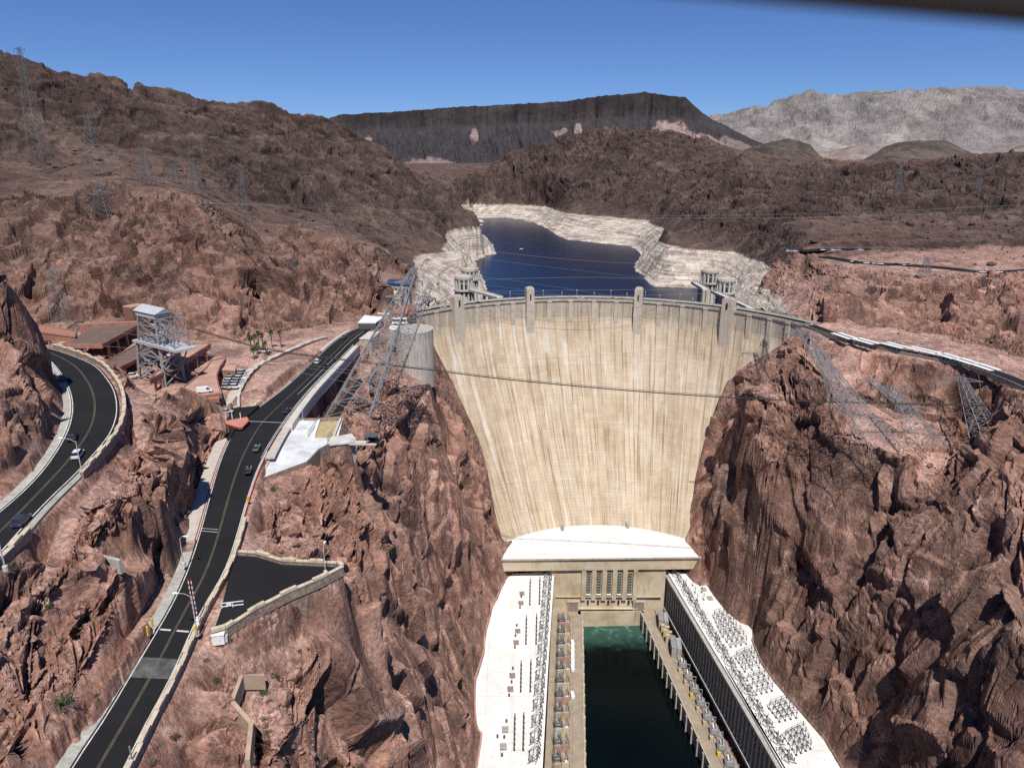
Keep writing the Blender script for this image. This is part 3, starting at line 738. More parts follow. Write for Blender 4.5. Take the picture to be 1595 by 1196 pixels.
# ---------------------------------------------------------------- roads
def asphalt():
    m, nt, b = new_mat("new_asphalt")
    pos = nt.nodes.new("ShaderNodeNewGeometry").outputs["Position"]
    k = mth(nt, 'ADD', mth(nt, 'MULTIPLY', noise(nt, pos, .08, 4, .6), .6), mth(nt, 'MULTIPLY', noise(nt, pos, 1.6, 4, .7), .4))
    nt.links.new(ramp(nt, k, [(.3, (.0105, .0105, .0115)), (.7, (.021, .021, .023))]), b.inputs["Base Color"])
    b.inputs["Roughness"].default_value = .88; b.inputs["Specular IOR Level"].default_value = .2
    return m
M['asphalt'] = asphalt()
def lift(l, d): return [(p[0], p[1], p[2] + d) for p in l]
def ribbon(line, off, w): return offset_line(line, off - w / 2), offset_line(line, off + w / 2)
structure(strip("road", LRL, LRR, M['asphalt'], thick=.4))
structure(strip("road", URL, URR, M['asphalt'], thick=.4))
er = structure(strip("road", offset_line(ERC, -4), offset_line(ERC, 4), M['asphalt'], thick=.3))
for l in (FR1, FR2): structure(strip("road", offset_line(lift(l, .15), -6), offset_line(lift(l, .15), 6), M['asphalt'], thick=.12))
def marking(line, off, w, m, a=0, b=None, z=.03):
    l, r = ribbon(lift(line[a:b], z), off, w)
    return structure(strip("road_marking", l, r, m))
# narrow lines a touch wider than in life would vanish; keep them near true width
for off in (-.15, .15): marking(LRC, off, .13, M['dull_yellow']); marking(URC, off, .13, M['dull_yellow'])
marking(LRL, .55, .22, M['line'], z=.03); marking(LRR, -.55, .22, M['line'], 0, 34)
marking(LRR, -1.1, .18, M['line'], 24, 46)
marking(LRC, 2.6, .15, M['line'], 36, 58); marking(LRC, -2.8, .15, M['line'], 44, 58)
marking(URL, .5, .25, M['line']); marking(URR, -.6, .25, M['line'])
for i in (24, 25): # stop bars and rumble strips
    pass
def crossbar(line_l, line_r, i, a, b, w, m, name="road_marking"):
    p, q = Vector(line_l[i]), Vector(line_r[i]); d = (Vector(line_l[min(i + 1, NR - 1)]) - p).normalized() * w / 2
    A, B = p.lerp(q, a), p.lerp(q, b); up = Vector((0, 0, .032))
    mb = MB(); mb.add([A - d + up, B - d + up, B + d + up, A + d + up], [(0, 1, 2, 3)])
    return structure(mb.build(name, m))
def row_of(p):
    x, y, z = p[0], p[1], p[2] - ZC; w = y * CP - z * SP; return CY - F * (y * SP + z * CP) / w
ROWS = [row_of(p) for p in LRC]
def idx(v): return min(range(NR), key=lambda i: abs(ROWS[i] - v))
def bar_at(v, a, b, w, m, name="road_marking"):
    i = max(k for k in range(NR) if ROWS[k] >= v); f_ = (ROWS[i] - v) / (ROWS[i] - ROWS[i + 1]); L0, L1 = (Vector(l[i]).lerp(Vector(l[i + 1]), f_) for l in (LRL, LRR))
    d = (Vector(LRC[i + 1]) - Vector(LRC[i])).normalized() * w / 2; A, B = L0.lerp(L1, a), L0.lerp(L1, b); up = Vector((0, 0, .034)); mb = MB()
    mb.add([A - d + up, B - d + up, B + d + up, A + d + up], [(0, 1, 2, 3)]); return structure(mb.build(name, m))
for a, b in ((.12, .40), (.56, .88)): bar_at(982, a, b, .5, M['line'])
for v in (825, 829): bar_at(v, .06, .46, .35, M['greytan'])
bar_at(657, .05, .95, .3, M['line'])
mA = mat("worn_slab", (.095, .094, .09), .9, .6, .35)
i0, i1 = idx(1056), idx(1014)
structure(strip("road_slab", lift(LRL[i0:i1 + 1], .012), lift(LRR[i0:i1 + 1], .012), mA))
mb = MB(); mb.add([(p[0], p[1], p[2] + .02) for p in LOT], [tuple(range(len(LOT) - 1, -1, -1))]); mb.prism([(p[0], p[1]) for p in LOT], 181, 183.2)
structure(mb.build("parking_lot", M['asphalt']))
# side street into the garage plaza
side = [Pz(u, v, 181.32) for u, v in [(328, 640), (352, 636), (380, 634), (404, 631), (388, 645), (372, 658), (356, 686), (347, 676), (334, 662)]]
mb = MB(); mb.prism([(p[0], p[1]) for p in side], 180.6, 181.34); structure(mb.build("road", M['asphalt']))
# sidewalks and kerbs
def walk(name, line, off, w, a, b, h=.16, m='walk'):
    l, r = ribbon(lift(line[a:b], h), off, w); return structure(strip(name, l, r, M[m], thick=.6))
walk("sidewalk", LRL, -1.9, 3.2, 14, 36); walk("kerb", LRL, -.12, .24, 14, 38, .15, 'red')
walk("sidewalk", LRL, -1.0, 2.2, 0, 14, .02, 'conc_grey')
walk("kerb", LRL, .12, .22, 14, 40, .12, 'conc_pale')
walk("sidewalk", LRR, 1.7, 2.9, 24, 48); walk("kerb", LRR, .1, .26, 14, 25, .15, 'red'); walk("kerb", LRR, .3, .22, 25, 48, .2, 'red')
walk("kerb", LRR, -.15, .3, 12, 26, .15, 'conc_pale')
walk("sidewalk", LRL, -1.0, 1.9, 44, 58, .16, 'walk')
walk("sidewalk", URL, -1.0, 1.8, 0, 46, .05, 'conc_grey'); walk("sidewalk", URR, .7, 1.4, 0, 14, .04, 'greytan')
walk("kerb", URL, 0, .3, 0, 46, .14, 'conc_pale')

# ---------------------------------------------------------------- dam
def local(o, p):
    """mesh given in world coordinates under a parent standing elsewhere"""
    o.location = -p.matrix_basis.to_translation(); return o
def dam_mat():
    m, nt, b = new_mat("dam_concrete")
    uv = nt.nodes.new("ShaderNodeUVMap"); uv.uv_map = "UVMap"
    sp = nt.nodes.new("ShaderNodeSeparateXYZ"); nt.links.new(uv.outputs[0], sp.inputs[0])
    u, z = sp.outputs[0], sp.outputs[1]
    def comb(a, b_): 
        n = nt.nodes.new("ShaderNodeCombineXYZ")
        for i, x in enumerate((a, b_)):
            if isinstance(x, bpy.types.NodeSocket): nt.links.new(x, n.inputs[i])
            else: n.inputs[i].default_value = x
        return n.outputs[0]
    uw = mth(nt, 'ADD', u, mth(nt, 'MULTIPLY', noise(nt, uv.outputs[0], .05, 2), .5))
    cu = mth(nt, 'DIVIDE', u, 8.0); cz = mth(nt, 'DIVIDE', z, 1.52)
    fu = mth(nt, 'ABSOLUTE', mth(nt, 'SUBTRACT', mth(nt, 'FRACT', mth(nt, 'DIVIDE', uw, 8.0)), .5)); fz = mth(nt, 'ABSOLUTE', mth(nt, 'SUBTRACT', mth(nt, 'FRACT', cz), .5))
    def wn(a, b_):
        n = nt.nodes.new("ShaderNodeTexWhiteNoise"); n.noise_dimensions = '2D'
        nt.links.new(comb(mth(nt, 'FLOOR', a), mth(nt, 'FLOOR', b_) if isinstance(b_, bpy.types.NodeSocket) else b_), n.inputs[0]); return n.outputs[0]
    block = wn(mth(nt, 'DIVIDE', u, 4.0), mth(nt, 'DIVIDE', z, 4.56)); colu = wn(cu, 3.0); lift_ = wn(mth(nt, 'DIVIDE', u, 16.0), cz)
    base = ramp(nt, noise(nt, uv.outputs[0], .035, 6, .65, .4), [(.28, (.42, .325, .222)), (.5, (.52, .42, .30)), (.72, (.58, .50, .39))])
    tone = mth(nt, 'ADD', mth(nt, 'ADD', mth(nt, 'MULTIPLY', block, .13), mth(nt, 'MULTIPLY', colu, .17)), mth(nt, 'ADD', mth(nt, 'MULTIPLY', lift_, .09), .81))
    base = mixc(nt, 1.0, base, comb3(nt, tone), 'MULTIPLY')
    # grey weathered upper part, white lime runs, rusty streaks hanging below
    up = mrange(nt, mth(nt, 'ADD', z, mth(nt, 'MULTIPLY', noise(nt, uv.outputs[0], .09, 3), 14)), 165, 182, 0, .6)
    base = mixc(nt, up, base, (.45, .42, .37))
    s1 = noise(nt, comb(mth(nt, 'MULTIPLY', u, .55), mth(nt, 'MULTIPLY', z, .018)), 1.0, 6, .68)
    s2 = noise(nt, comb(mth(nt, 'MULTIPLY', u, .22), mth(nt, 'MULTIPLY', z, .012)), 1.0, 4, .6)
    patch = noise(nt, uv.outputs[0], .03, 3, .6)
    base = mixc(nt, mth(nt, 'MULTIPLY', mrange(nt, s1, .49, .62), mrange(nt, patch, .40, .60, .3, .9)), base, (.26, .17, .10))
    base = mixc(nt, mth(nt, 'MULTIPLY', mrange(nt, s2, .52, .64), mrange(nt, patch, .60, .40, .2, .8)), base, (.66, .60, .52))
    s3 = noise(nt, comb(mth(nt, 'MULTIPLY', u, 1.6), mth(nt, 'MULTIPLY', z, .03)), 1.0, 4, .7)
    base = mixc(nt, mrange(nt, s3, .55, .72, 0, .7), base, (.30, .22, .15))
    # joints
    vj = mrange(nt, fu, .472, .492); hj = mth(nt, 'MULTIPLY', mrange(nt, fz, .42, .49), mrange(nt, noise(nt, uv.outputs[0], .25, 4, .7), .38, .62))
    base = mixc(nt, mth(nt, 'MULTIPLY', vj, mrange(nt, noise(nt, uv.outputs[0], .06, 3), .35, .6, .25, .9)), base, (.17, .125, .085))
    base = mixc(nt, mth(nt, 'MULTIPLY', hj, .34), base, (.22, .165, .11))
    base = mixc(nt, 1.0, base, ramp(nt, noise(nt, uv.outputs[0], 1.3, 5, .75), [(.3, (.84, .84, .84)), (.7, (1.12, 1.12, 1.12))]), 'MULTIPLY')
    nt.links.new(base, b.inputs["Base Color"]); b.inputs["Roughness"].default_value = .9; b.inputs["Specular IOR Level"].default_value = .15
    bump(nt, b, mth(nt, 'ADD', mth(nt, 'MULTIPLY', mth(nt, 'ADD', vj, hj), -1.0), mth(nt, 'MULTIPLY', s1, .5)), .5, .25)
    return m
def comb3(nt, x):
    n = nt.nodes.new("ShaderNodeCombineXYZ")
    for i in range(3): nt.links.new(x, n.inputs[i])
    return n.outputs[0]
M['dam'] = dam_mat()
def crest(th, r, z): return (47 + r * math.sin(th), 358 + r * math.cos(th), z)
def th_of(u, v, z=CREST):
    p = Pz(u, v, z); return math.atan2(p[0] - 47, p[1] - 358)
DAM = thing("dam", "huge curved pale concrete arch dam between the gorge walls with streaked face", "dam", (54, 411, 40))
TH_A, TH_B = R(-58), R(70)
def dam_wall():
    nt_, zs = 190, [CREST - .2] + list(np.linspace(172, 40, 70))
    vs, fs, uvs = [], [], []
    for z in zs:
        for k in range(nt_):
            t = TH_A + (TH_B - TH_A) * k / (nt_ - 1); vs.append(dam_pt(t, z)); uvs.append((t * 142, z))
    n1 = len(zs)
    fs += [(i * nt_ + k, (i + 1) * nt_ + k, (i + 1) * nt_ + k + 1, i * nt_ + k + 1) for i in range(n1 - 1) for k in range(nt_ - 1)]
    b = len(vs)
    for z in (CREST - .2, 60):
        for k in range(nt_):
            t = TH_A + (TH_B - TH_A) * k / (nt_ - 1); vs.append(crest(t, 154, z)); uvs.append((t * 142, z))
    fs += [(b + k, b + k + 1, b + nt_ + k + 1, b + nt_ + k) for k in range(nt_ - 1)]      # upstream face
    fs += [(k, k + 1, b + k + 1, b + k) for k in range(nt_ - 1)]                            # top
    me = bpy.data.meshes.new("arch_wall"); me.from_pydata(vs, [], fs); me.update()
    ul = me.uv_layers.new(name="UVMap")
    for lp in me.loops: ul.data[lp.index].uv = uvs[lp.vertex_index]
    for p in me.polygons: p.use_smooth = False
    me.materials.append(M['dam']); o = bpy.data.objects.new("arch_wall", me); col.objects.link(o); o.parent = DAM; return local(o, DAM)
dam_wall()
def arc_band(name, r0, r1, z0, z1, m, ta=TH_A, tb=TH_B, n=150):
    mb = MB(); 
    for k in range(n):
        t = ta + (tb - ta) * k / (n - 1)
        mb.v += [crest(t, r0, z0), crest(t, r1, z0), crest(t, r1, z1), crest(t, r0, z1)]
    for k in range(n - 1):
        a = k * 4
        mb.f += [(a + 3, a + 7, a + 6, a + 2), (a, a + 4, a + 7, a + 3), (a + 1, a + 2, a + 6, a + 5), (a, a + 1, a + 5, a + 4)]
    mb.f += [(0, 3, 2, 1), (n * 4 - 4, n * 4 - 3, n * 4 - 2, n * 4 - 1)]
    return local(mb.build(name, m, DAM), DAM)
arc_band("crest_road", 144.6, 151.5, CREST - .2, CREST + .05, M['asphalt'])
arc_band("sidewalk", 142.3, 144.5, CREST - .25, CREST + .25, M['conc_grey']); arc_band("sidewalk", 151.6, 153.4, CREST - .25, CREST + .25, M['conc_grey'])
arc_band("parapet", 141.3, 142.2, CREST - .5, CREST + 1.0, M['conc']); arc_band("parapet", 153.5, 154.3, CREST - .6, CREST + .9, M['conc'])
def crest_tower(u, v, w, proud, ztop):
    t = th_of(u, v); c = Vector(crest(t, 142, 0)); m = Matrix.Rotation(-t, 3, 'Z')
    mb = MB()
    def bx(ox, oy, z0, z1, sx, sy): mb.box(c + m @ Vector((ox, oy, 0)) + Vector((0, 0, (z0 + z1) / 2)), (sx, sy, z1 - z0), M=m)
    bx(0, -proud / 2 + 1.2, 146, CREST + 2, w, proud + 2.4)
    bx(0, -proud / 2 + 1.2, CREST + 2, ztop, w * .94, proud + 2.0)
    for sx in (-1, 1): bx(sx * w * .36, -proud + .15, 148, ztop - 1.2, w * .2, .5)      # raised edges leave a recessed middle
    bx(0, -proud / 2 + 1.2, ztop, ztop + .7, w * .78, proud + 1.2); bx(0, -proud / 2 + 1.2, ztop + .7, ztop + 1.2, w * .5, proud * .6)
    o = local(mb.build("crest_tower", M['crest'], DAM), DAM)
    d = MB(); dc = c + m @ Vector((0, -proud - .25, CREST + 3.5)); d.box(dc, (w * .16, .15, 4.2), M=m); local(d.build("window", M['darkwin'], o), DAM).location = (0, 0, 0)
    return o
for u, v, w, pr, zt in ((703, 477, 7.8, 3.6, 184.0), (822.5, 468, 5.8, 3.6, 185.5), (996.5, 468, 5.8, 3.6, 185.5), (1136, 484, 7.8, 3.6, 184.0)):
    crest_tower(u, v, w, pr, zt)
for u, v in ((676, 484), (738, 474), (770, 471), (797, 470), (854, 467), (888, 466), (925, 466), (961, 467), (1030, 470), (1066, 474), (1101, 479), (1170, 489), (1203, 495), (1233, 501)):
    t = th_of(u, v); c = Vector(crest(t, 142, 0)); m = Matrix.Rotation(-t, 3, 'Z'); mb = MB()
    mb.box(c + m @ Vector((0, .1, 161)), (3.0, 2.4, 28.6), M=m); mb.box(c + m @ Vector((0, 0, 175.6)), (3.3, 2.8, .8), M=m)
    local(mb.build("pilaster", M['crest'], DAM), DAM)
for k in range(22):
    t = R(-46 + k * 4.6); mb = MB(); p = Vector(crest(t, 143 if k % 2 else 153, CREST))
    mb.tube([p, p + Vector((0, 0, 4.6))], .12, 6); mb.lathe([(.05, 4.5), (.38, 4.8), (.38, 5.4), (.05, 5.7)], p, 8)
    local(mb.build("lamp_post", M['steel_light'], DAM), DAM)

# ---------------------------------------------------------------- powerhouse: the block at the toe and its two wings
def panel_mat():
    m, nt, b = new_mat("stained_board_marked_concrete")
    pos = nt.nodes.new("ShaderNodeNewGeometry").outputs["Position"]
    sp = nt.nodes.new("ShaderNodeSeparateXYZ"); nt.links.new(pos, sp.inputs[0])
    c = ramp(nt, noise(nt, pos, .09, 5, .65), [(.3, (.42, .31, .19)), (.5, (.56, .46, .32)), (.7, (.64, .56, .44))])
    st = noise(nt, vscale(nt, pos, (.5, .5, .05)), 1.0, 5, .7)
    c = mixc(nt, mrange(nt, st, .55, .72, 0, .65), c, (.30, .18, .075))
    hz = mth(nt, 'ABSOLUTE', mth(nt, 'SUBTRACT', mth(nt, 'FRACT', mth(nt, 'DIVIDE', sp.outputs[2], 1.5)), .5))
    c = mixc(nt, mrange(nt, hz, .44, .5, 0, .35), c, (.16, .11, .07))
    nt.links.new(c, b.inputs["Base Color"]); b.inputs["Roughness"].default_value = .9; b.inputs["Specular IOR Level"].default_value = .15
    return m
M['panel'] = panel_mat()
def roof_mat():
    m, nt, b = new_mat("white_roof_membrane")
    pos = nt.nodes.new("ShaderNodeNewGeometry").outputs["Position"]
    c = ramp(nt, noise(nt, pos, .07, 6, .7, .5), [(.25, (.62, .60, .56)), (.5, (.76, .75, .72)), (.75, (.83, .82, .80))])
    c = mixc(nt, mrange(nt, noise(nt, pos, .8, 5, .8, .3), .60, .67, 0, .85), c, (.30, .285, .26))
    c = mixc(nt, mrange(nt, noise(nt, vscale(nt, pos, (1, .15, 1)), .12, 4, .6), .62, .75, 0, .3), c, (.45, .40, .35))
    br = nt.nodes.new("ShaderNodeTexBrick"); br.offset = 0; nt.links.new(pos, br.inputs["Vector"])
    br.inputs["Scale"].default_value = 1.0; br.inputs["Brick Width"].default_value = 12; br.inputs["Row Height"].default_value = 16; br.inputs["Mortar Size"].default_value = .13
    c = mixc(nt, mth(nt, 'MULTIPLY', br.outputs["Fac"], .45), c, (.38, .36, .33))
    nt.links.new(c, b.inputs["Base Color"]); b.inputs["Roughness"].default_value = .9; b.inputs["Specular IOR Level"].default_value = .1
    return m
M['roof'] = roof_mat()
PH = thing("powerhouse", "tan concrete powerhouse block with white roof at the toe of the dam", "power station", (55, 375, 9))
toe = [dam_pt(R(t), 46, -1.5)[:2] for t in range(40, -44, -4)]
slab = [(-6.5, 369), (112.6, 371.5)] + toe
mb = MB(); mb.prism(slab, 45.2, 46.0); local(mb.build("roof", M['roof'], PH), PH)
mb = MB(); mb.prism([(-6.4, 369.3), (112.4, 371.8), (112.4, 384), (-6.4, 384)], 38.2, 45.2); local(mb.build("cornice", M['panel'], PH), PH)
mb = MB(); mb.box((53, 369.6, 46.35), (118.6, .5, .9), rz=.021); mb.tube([(x, y + .6, 46.3) for x, y in toe], .35, 6); local(mb.build("roof_kerb", M['conc'], PH), PH)
mb = MB(); mb.prism([(23.5, 371.90), (92.5, 372.90), (92.5, 400), (23.5, 400)], -6, 38.2)
for x in [43.0 + 6.2 * k for k in range(6)]: mb.box((x, 371.40, 27.5), (2.6, 1.3, 21.0))
mb.box((58.5, 371.50, 19.2), (64, .9, .5)); mb.box((58.5, 371.30, 11.0), (36, 1.4, .6))
local(mb.build("wall", M['panel'], PH), PH)
for k in range(5):
    x = 46.1 + 6.2 * k
    f = MB(); f.box((x, 371.75, 28.3), (2.3, .5, 13.6)); fo = local(f.build("tall_window", M['darkwin'], PH), PH)
    g = MB()
    for j in range(12): g.box((x, 371.40, 22.2 + j * 1.1), (2.3, .25, .16))
    g.build("glazing_bars", M['conc_grey'], fo)
    f = MB(); f.box((x, 371.40, 20.9), (2.6, 1.2, .5)); local(f.build("window_sill", M['white'], PH), PH)
    f = MB(); f.box((x, 371.70, 15.2), (1.1, .6, 2.6)); local(f.build("window", M['darkwin'], PH), PH)
for x in (37.0, 77.0):
    f = MB(); f.box((x, 371.60, 12.0), (5.6, 1.2, 6.2)); fo = local(f.build("door", M['stone'], PH), PH)
    f = MB()
    for q in (-3.1, 3.1): f.box((x + q, 371.40, 12.4), (.6, 1.4, 7.0))
    f.box((x, 371.40, 15.9), (7.4, 1.5, .8)); local(f.build("door_frame", M['conc'], PH), PH)
for u, v in ((876, 821), (977, 817)):
    p = dam_pt(th_of(u, v, 46), 46, 2.0) if False else Pz(u, v + 3, 46); mb = MB(); mb.box((p[0], p[1] - .8, 47.6), (1.9, 3.2, 3.2)); mb.box((p[0], p[1] - 2.5, 47.4), (1.0, .1, 2.2))
    local(mb.build("roof_hatch", M['greytan'], PH), PH)
# quay round the end of the tailrace
QU = [(24, 374.4), (42.1, 369.1), (78.7, 370.5), (87, 375)]
mb = MB(); mb.prism([(40, 368.6), (80.5, 370.0), (80.5, 376), (40, 376)], -6, 9.0)
for z, y in ((10.0, 369.6),): mb.box((60, y, z - 1.0), (36, .5, 2.2), rz=.03)
local(mb.build("quay_wall", M['panel'], PH), PH)
def deck(name, poly, m, z=9.0, parent=None): 
    mb = MB(); mb.prism(poly, -7, z); return mb.build(name, m, parent)
LW = thing("powerhouse_wing", "long powerhouse wing with white roof left of the tailrace, below the road cliff", "power station", (20, 300, 9))
RW = thing("powerhouse_wing", "long powerhouse wing with dark pillared wall and white roof right of the tailrace", "power station", (95, 300, 9))
for W_, P_ in ((LW, WING_L), (RW, WING_R)):
    q = [(p[0], p[1]) for p in P_]
    mb = MB(); mb.prism(q, 32.5, 33.0); local(mb.build("roof", M['roof'], W_), W_)
    mb = MB(); mb.prism(q, -6, 32.5); local(mb.build("wall", M['stone'] if False else mat("shadowed_brown_concrete", (.24, .185, .145), .9, .25, .3, streak=.3), W_), W_)  # brown concrete, its colour darkened further for the shade on the river wall
    outer = P_[1:16] if W_ is LW else P_[1:14]
    o = local(lin_wall(outer, .9, 1.3, -.3).build("parapet", M['terra_pale'] if W_ is LW else M['stone'], W_), W_)
    inner = ([P_[-1], P_[-2], P_[-3]] + [P_[0]]) if W_ is RW else [P_[15], P_[16], P_[17], P_[0]]
    local(lin_wall(inner, 1.1, .8, -.4).build("kerb", M['whitemat'], W_), W_)
# pilasters of the east wing's river wall
a, b = Vector(WING_R[0]), Vector(WING_R[15])
n = 40
mb_p = None
dirv = (b - a).normalized(); nrm = Vector((dirv.y, -dirv.x, 0)); nrm = nrm if nrm.x < 0 else -nrm
rzw = math.atan2(dirv.y, dirv.x)
for k in range(n):
    p = a.lerp(b, (k + .5) / n) + nrm * .7; mb = MB(); mb.box((p.x, p.y, 19.5), (1.5, 1.3, 22), rz=rzw); local(mb.build("pilaster", M['greytan'], RW), RW)
    if k < n - 1:
        w_ = a.lerp(b, (k + 1) / n) + nrm * .12; mb = MB(); mb.box((w_.x, w_.y, 20.5), (2.6, .25, 15), rz=rzw); local(mb.build("window", M['darkwin'], RW), RW)
p = (a + b) / 2 + nrm * 1.0; L_ = (b - a).length
mb = MB(); mb.box((p.x, p.y, 31.4), (L_, 2.4, 1.4), rz=rzw); mb.box((p.x, p.y, 9.6), (L_, 2.6, 1.6), rz=rzw); local(mb.build("cornice", M['conc_grey'], RW), RW)
# quays: transformer decks with the service roads beside the water
CLW = [(42.1, 369.1), (33.2, 262.9), (25.5, 170), (20, 100)]; CRW = [(78.6, 370.6), (89.6, 262.9), (99, 170), (106, 100)]
LQ = thing("quay", "tan concrete quay with service road along the left side of the tailrace", "quay", (30, 300, 0)); RQ = thing("quay", "tan concrete quay on dark piers along the right side of the tailrace", "quay", (88, 300, 0))
mdeck = mat("brown_deck_concrete", (.33, .27, .20), .9, .18, .25)
local(deck("deck", CLW + [(-8, 100), (12, 222), (24.5, 372), (41, 374)], mdeck), LQ).parent = LQ
local(deck("deck", [(79, 374), (88.5, 372), (107, 222), (122, 100)] + CRW[::-1], mdeck), RQ).parent = RQ
def l3(l, z): return [(x, y, z) for x, y in l]
for ln, Q, sg in ((CLW, LQ, -1), (CRW, RQ, 1)):
    L3 = l3(ln, 9.0); s_ = 1 if sg < 0 else -1
    local(lin_wall(offset_line(L3, -s_ * sg * .35 * sg), .6, .8, -.1).build("kerb", M['conc'], Q), Q)
    for d_ in (5.2, 6.4):
        local(lin_wall(offset_line(L3, s_ * d_ if sg < 0 else -d_), .25, .25, -.02).build("rail_track", M['stone'], Q), Q)
    mb = lin_wall(offset_line(L3, s_ * 8.2 if sg < 0 else -8.2), .4, 1.1, -.02); local(mb.build("low_wall", M['stone'], Q), Q)
    pts = resample(l3(ln, 4.0), 7.5)
    for p in pts[:-1]:
        mb = MB(); mb.box((p[0] - sg * .5, p[1], 3.6), (1.4, 1.6, 10.6)); local(mb.build("pier", M['conc_grey'] if sg > 0 else M['panel'], Q), Q)
# ---------------------------------------------------------------- far mesa, hills and mountains
def far_sheet(name, cols, rows, fn, m, attrs=()):
    """grid over azimuth pixel u and fraction t; fn(u, t) -> x, y, z arrays (+ attribute arrays)"""
    U, T = np.meshgrid(cols, rows)
    X, Y, Z, A = fn(U, T)
    nr, nc = U.shape; me = bpy.data.meshes.new(name)
    idx = np.arange(nr * nc).reshape(nr, nc)
    q = np.stack([idx[:-1, :-1], idx[:-1, 1:], idx[1:, 1:], idx[1:, :-1]], -1).reshape(-1, 4)
    me.vertices.add(nr * nc); me.vertices.foreach_set("co", np.stack([X, Y, Z], -1).astype(np.float32).ravel())
    me.loops.add(q.size); me.loops.foreach_set("vertex_index", q.ravel().astype(np.int32))
    me.polygons.add(len(q)); me.polygons.foreach_set("loop_start", np.arange(0, q.size, 4, dtype=np.int32))
    me.polygons.foreach_set("use_smooth", np.zeros(len(q), bool)); me.update(calc_edges=True)
    for k, a in A.items():
        at = me.attributes.new(k, 'FLOAT', 'POINT'); at.data.foreach_set("value", np.ascontiguousarray(a, np.float32).ravel())
    me.materials.append(m); o = bpy.data.objects.new(name, me); col.objects.link(o); return structure(o)
def far_mat(name, stops, pale, sc_=1.0, red=(.30, .16, .13), talus=False):
    m, nt, b = new_mat(name)
    pos = nt.nodes.new("ShaderNodeNewGeometry").outputs["Position"]
    c = ramp(nt, noise(nt, pos, .006 * sc_, 9, .68, .4), stops)
    p = attr(nt, "pale")
    if talus: c = mixc(nt, attr(nt, 'cliff'), ramp(nt, noise(nt, vscale(nt, pos, (1, .12, .12)), .02, 7, .7), [(.3, (.045, .039, .042)), (.7, (.085, .075, .078))]), c)
    pc = ramp(nt, noise(nt, pos, .012 * sc_, 6, .7, .6), [(.3, red), (.5, tuple(.5 * (a + b_) for a, b_ in zip(red, pale))), (.62, pale)])
    c = mixc(nt, p, c, pc)
    c = mixc(nt, 1.0, c, ramp(nt, noise(nt, pos, .05 * sc_, 6, .75), [(.3, (.72, .72, .72)), (.7, (1.25, 1.25, 1.25))]), 'MULTIPLY')
    nt.links.new(c, b.inputs["Base Color"]); b.inputs["Roughness"].default_value = .95; b.inputs["Specular IOR Level"].default_value = .05
    bump(nt, b, noise(nt, pos, .02 * sc_, 8, .7), 1.0, 22 / sc_)
    return m
def prof(px, U): 
    return np.interp(U, [p[0] for p in px], [p[1] for p in px])
def top_z(v, y):      # height seen at row v at distance y
    b = (v - CY) / F; return ZC + y * (-SP - b * CP) / (CP - b * SP)
def top_x(u, v, y):
    b = (v - CY) / F; return y * ((u - CX) / F) / (CP - b * SP)
NZ = lambda *a, **k: fbm(*[q.ravel().astype(np.float32) for q in a[:3]], *a[3:], **k).reshape(a[0].shape)
MESA = [(430, 200), (505, 187), (515, 180), (530, 176), (600, 172), (690, 166), (760, 161), (830, 158), (880, 154), (930, 147), (965, 144), (1004, 139.5), (1030, 144), (1068, 147), (1078, 158), (1092, 172), (1110, 185), (1135, 198), (1160, 211), (1190, 224), (1230, 240), (1260, 250)]
def mesa(U, T):
    d0, d1 = 6300.0, 9600.0
    vt = prof(MESA, U); zt = top_z(vt, 8200.0); zt = np.maximum(zt, 262)
    base = 225.0
    # t in 0..1: talus, cliff, flat top, back
    wob = NZ(U * 9, U * 0 + 3, T * 0 + 1, 380, 4, 5)                   # spurs and embayments of the rim
    gul = NZ(U * 14 + T * 500, U * 0, T * 500, 110, 4, 15, ridged=True)
    flank = sstep(U, 1066, 1110)                                       # the right end is all slope
    cl0 = .66 + .03 * NZ(U * 9, U * 0 + 9, T * 0, 300, 2, 33)
    h = np.where(T < .52, (T / .52) ** 1.25 * cl0, np.where(T < .60, cl0 + (T - .52) / .08 * (.97 - cl0), np.minimum(.97 + (T - .60) * .3, 1.0)))
    h = np.where(T > .85, h * (1 - (T - .85) / .15 * .9), h)
    h2 = np.where(T < .62, T / .62, np.where(T > .85, 1 - (T - .85) / .15 * .9, 1.0)); h = h * (1 - flank) + h2 * flank
    Yd = d0 + (d1 - d0) * T - 330 * wob * (1 - sstep(T, .5, .75)) + 0 * gul
    Yd = np.where((T > .52) & (T < .6), Yd * .75 + .25 * (d0 + .55 * (d1 - d0) - 330 * wob), Yd)
    Z = base + (zt - base) * h + 75 * gul * np.sin(np.clip(T / .52, 0, 1) * math.pi) * (T < .55) * (zt - base) / 1100
    cliff_ = sstep(T + .05 * NZ(U * 10, T * 40, T * 0, 60, 3, 35), .47, .56) * (1 - flank)
    Z += 10 * NZ(U * 12, Yd * .5, T * 0, 90, 3, 25) * (T < .7) + 8 * NZ(U * 20, Z * 2, T * 0, 60, 3, 27) * ((T > .5) & (T < .62))
    X = top_x(U, vt, Yd)
    pale = np.zeros_like(U)
    def blob(u, hh, ru, rh, a=1.0):
        nonlocal pale
        e = ((U - u) / ru) ** 2 + ((h - hh) / rh) ** 2 + .9 * NZ(U * 8, h * 900, T * 0, 60, 3, 41)
        pale = np.maximum(pale, a * (1 - sstep(e, .5, 1.2)))
    blob(572, .42, 7, .09); blob(738, .44, 7, .16, .9); blob(902, .44, 6, .13, .9); blob(872, .46, 13, .06, .7); blob(1050, .46, 26, .16); blob(1085, .34, 46, .16); blob(1120, .42, 34, .14, .8); blob(1150, .5, 30, .2, .6); blob(660, .02, 50, .08, .8)
    return X, Yd, Z, {"pale": pale, "cliff": cliff_}
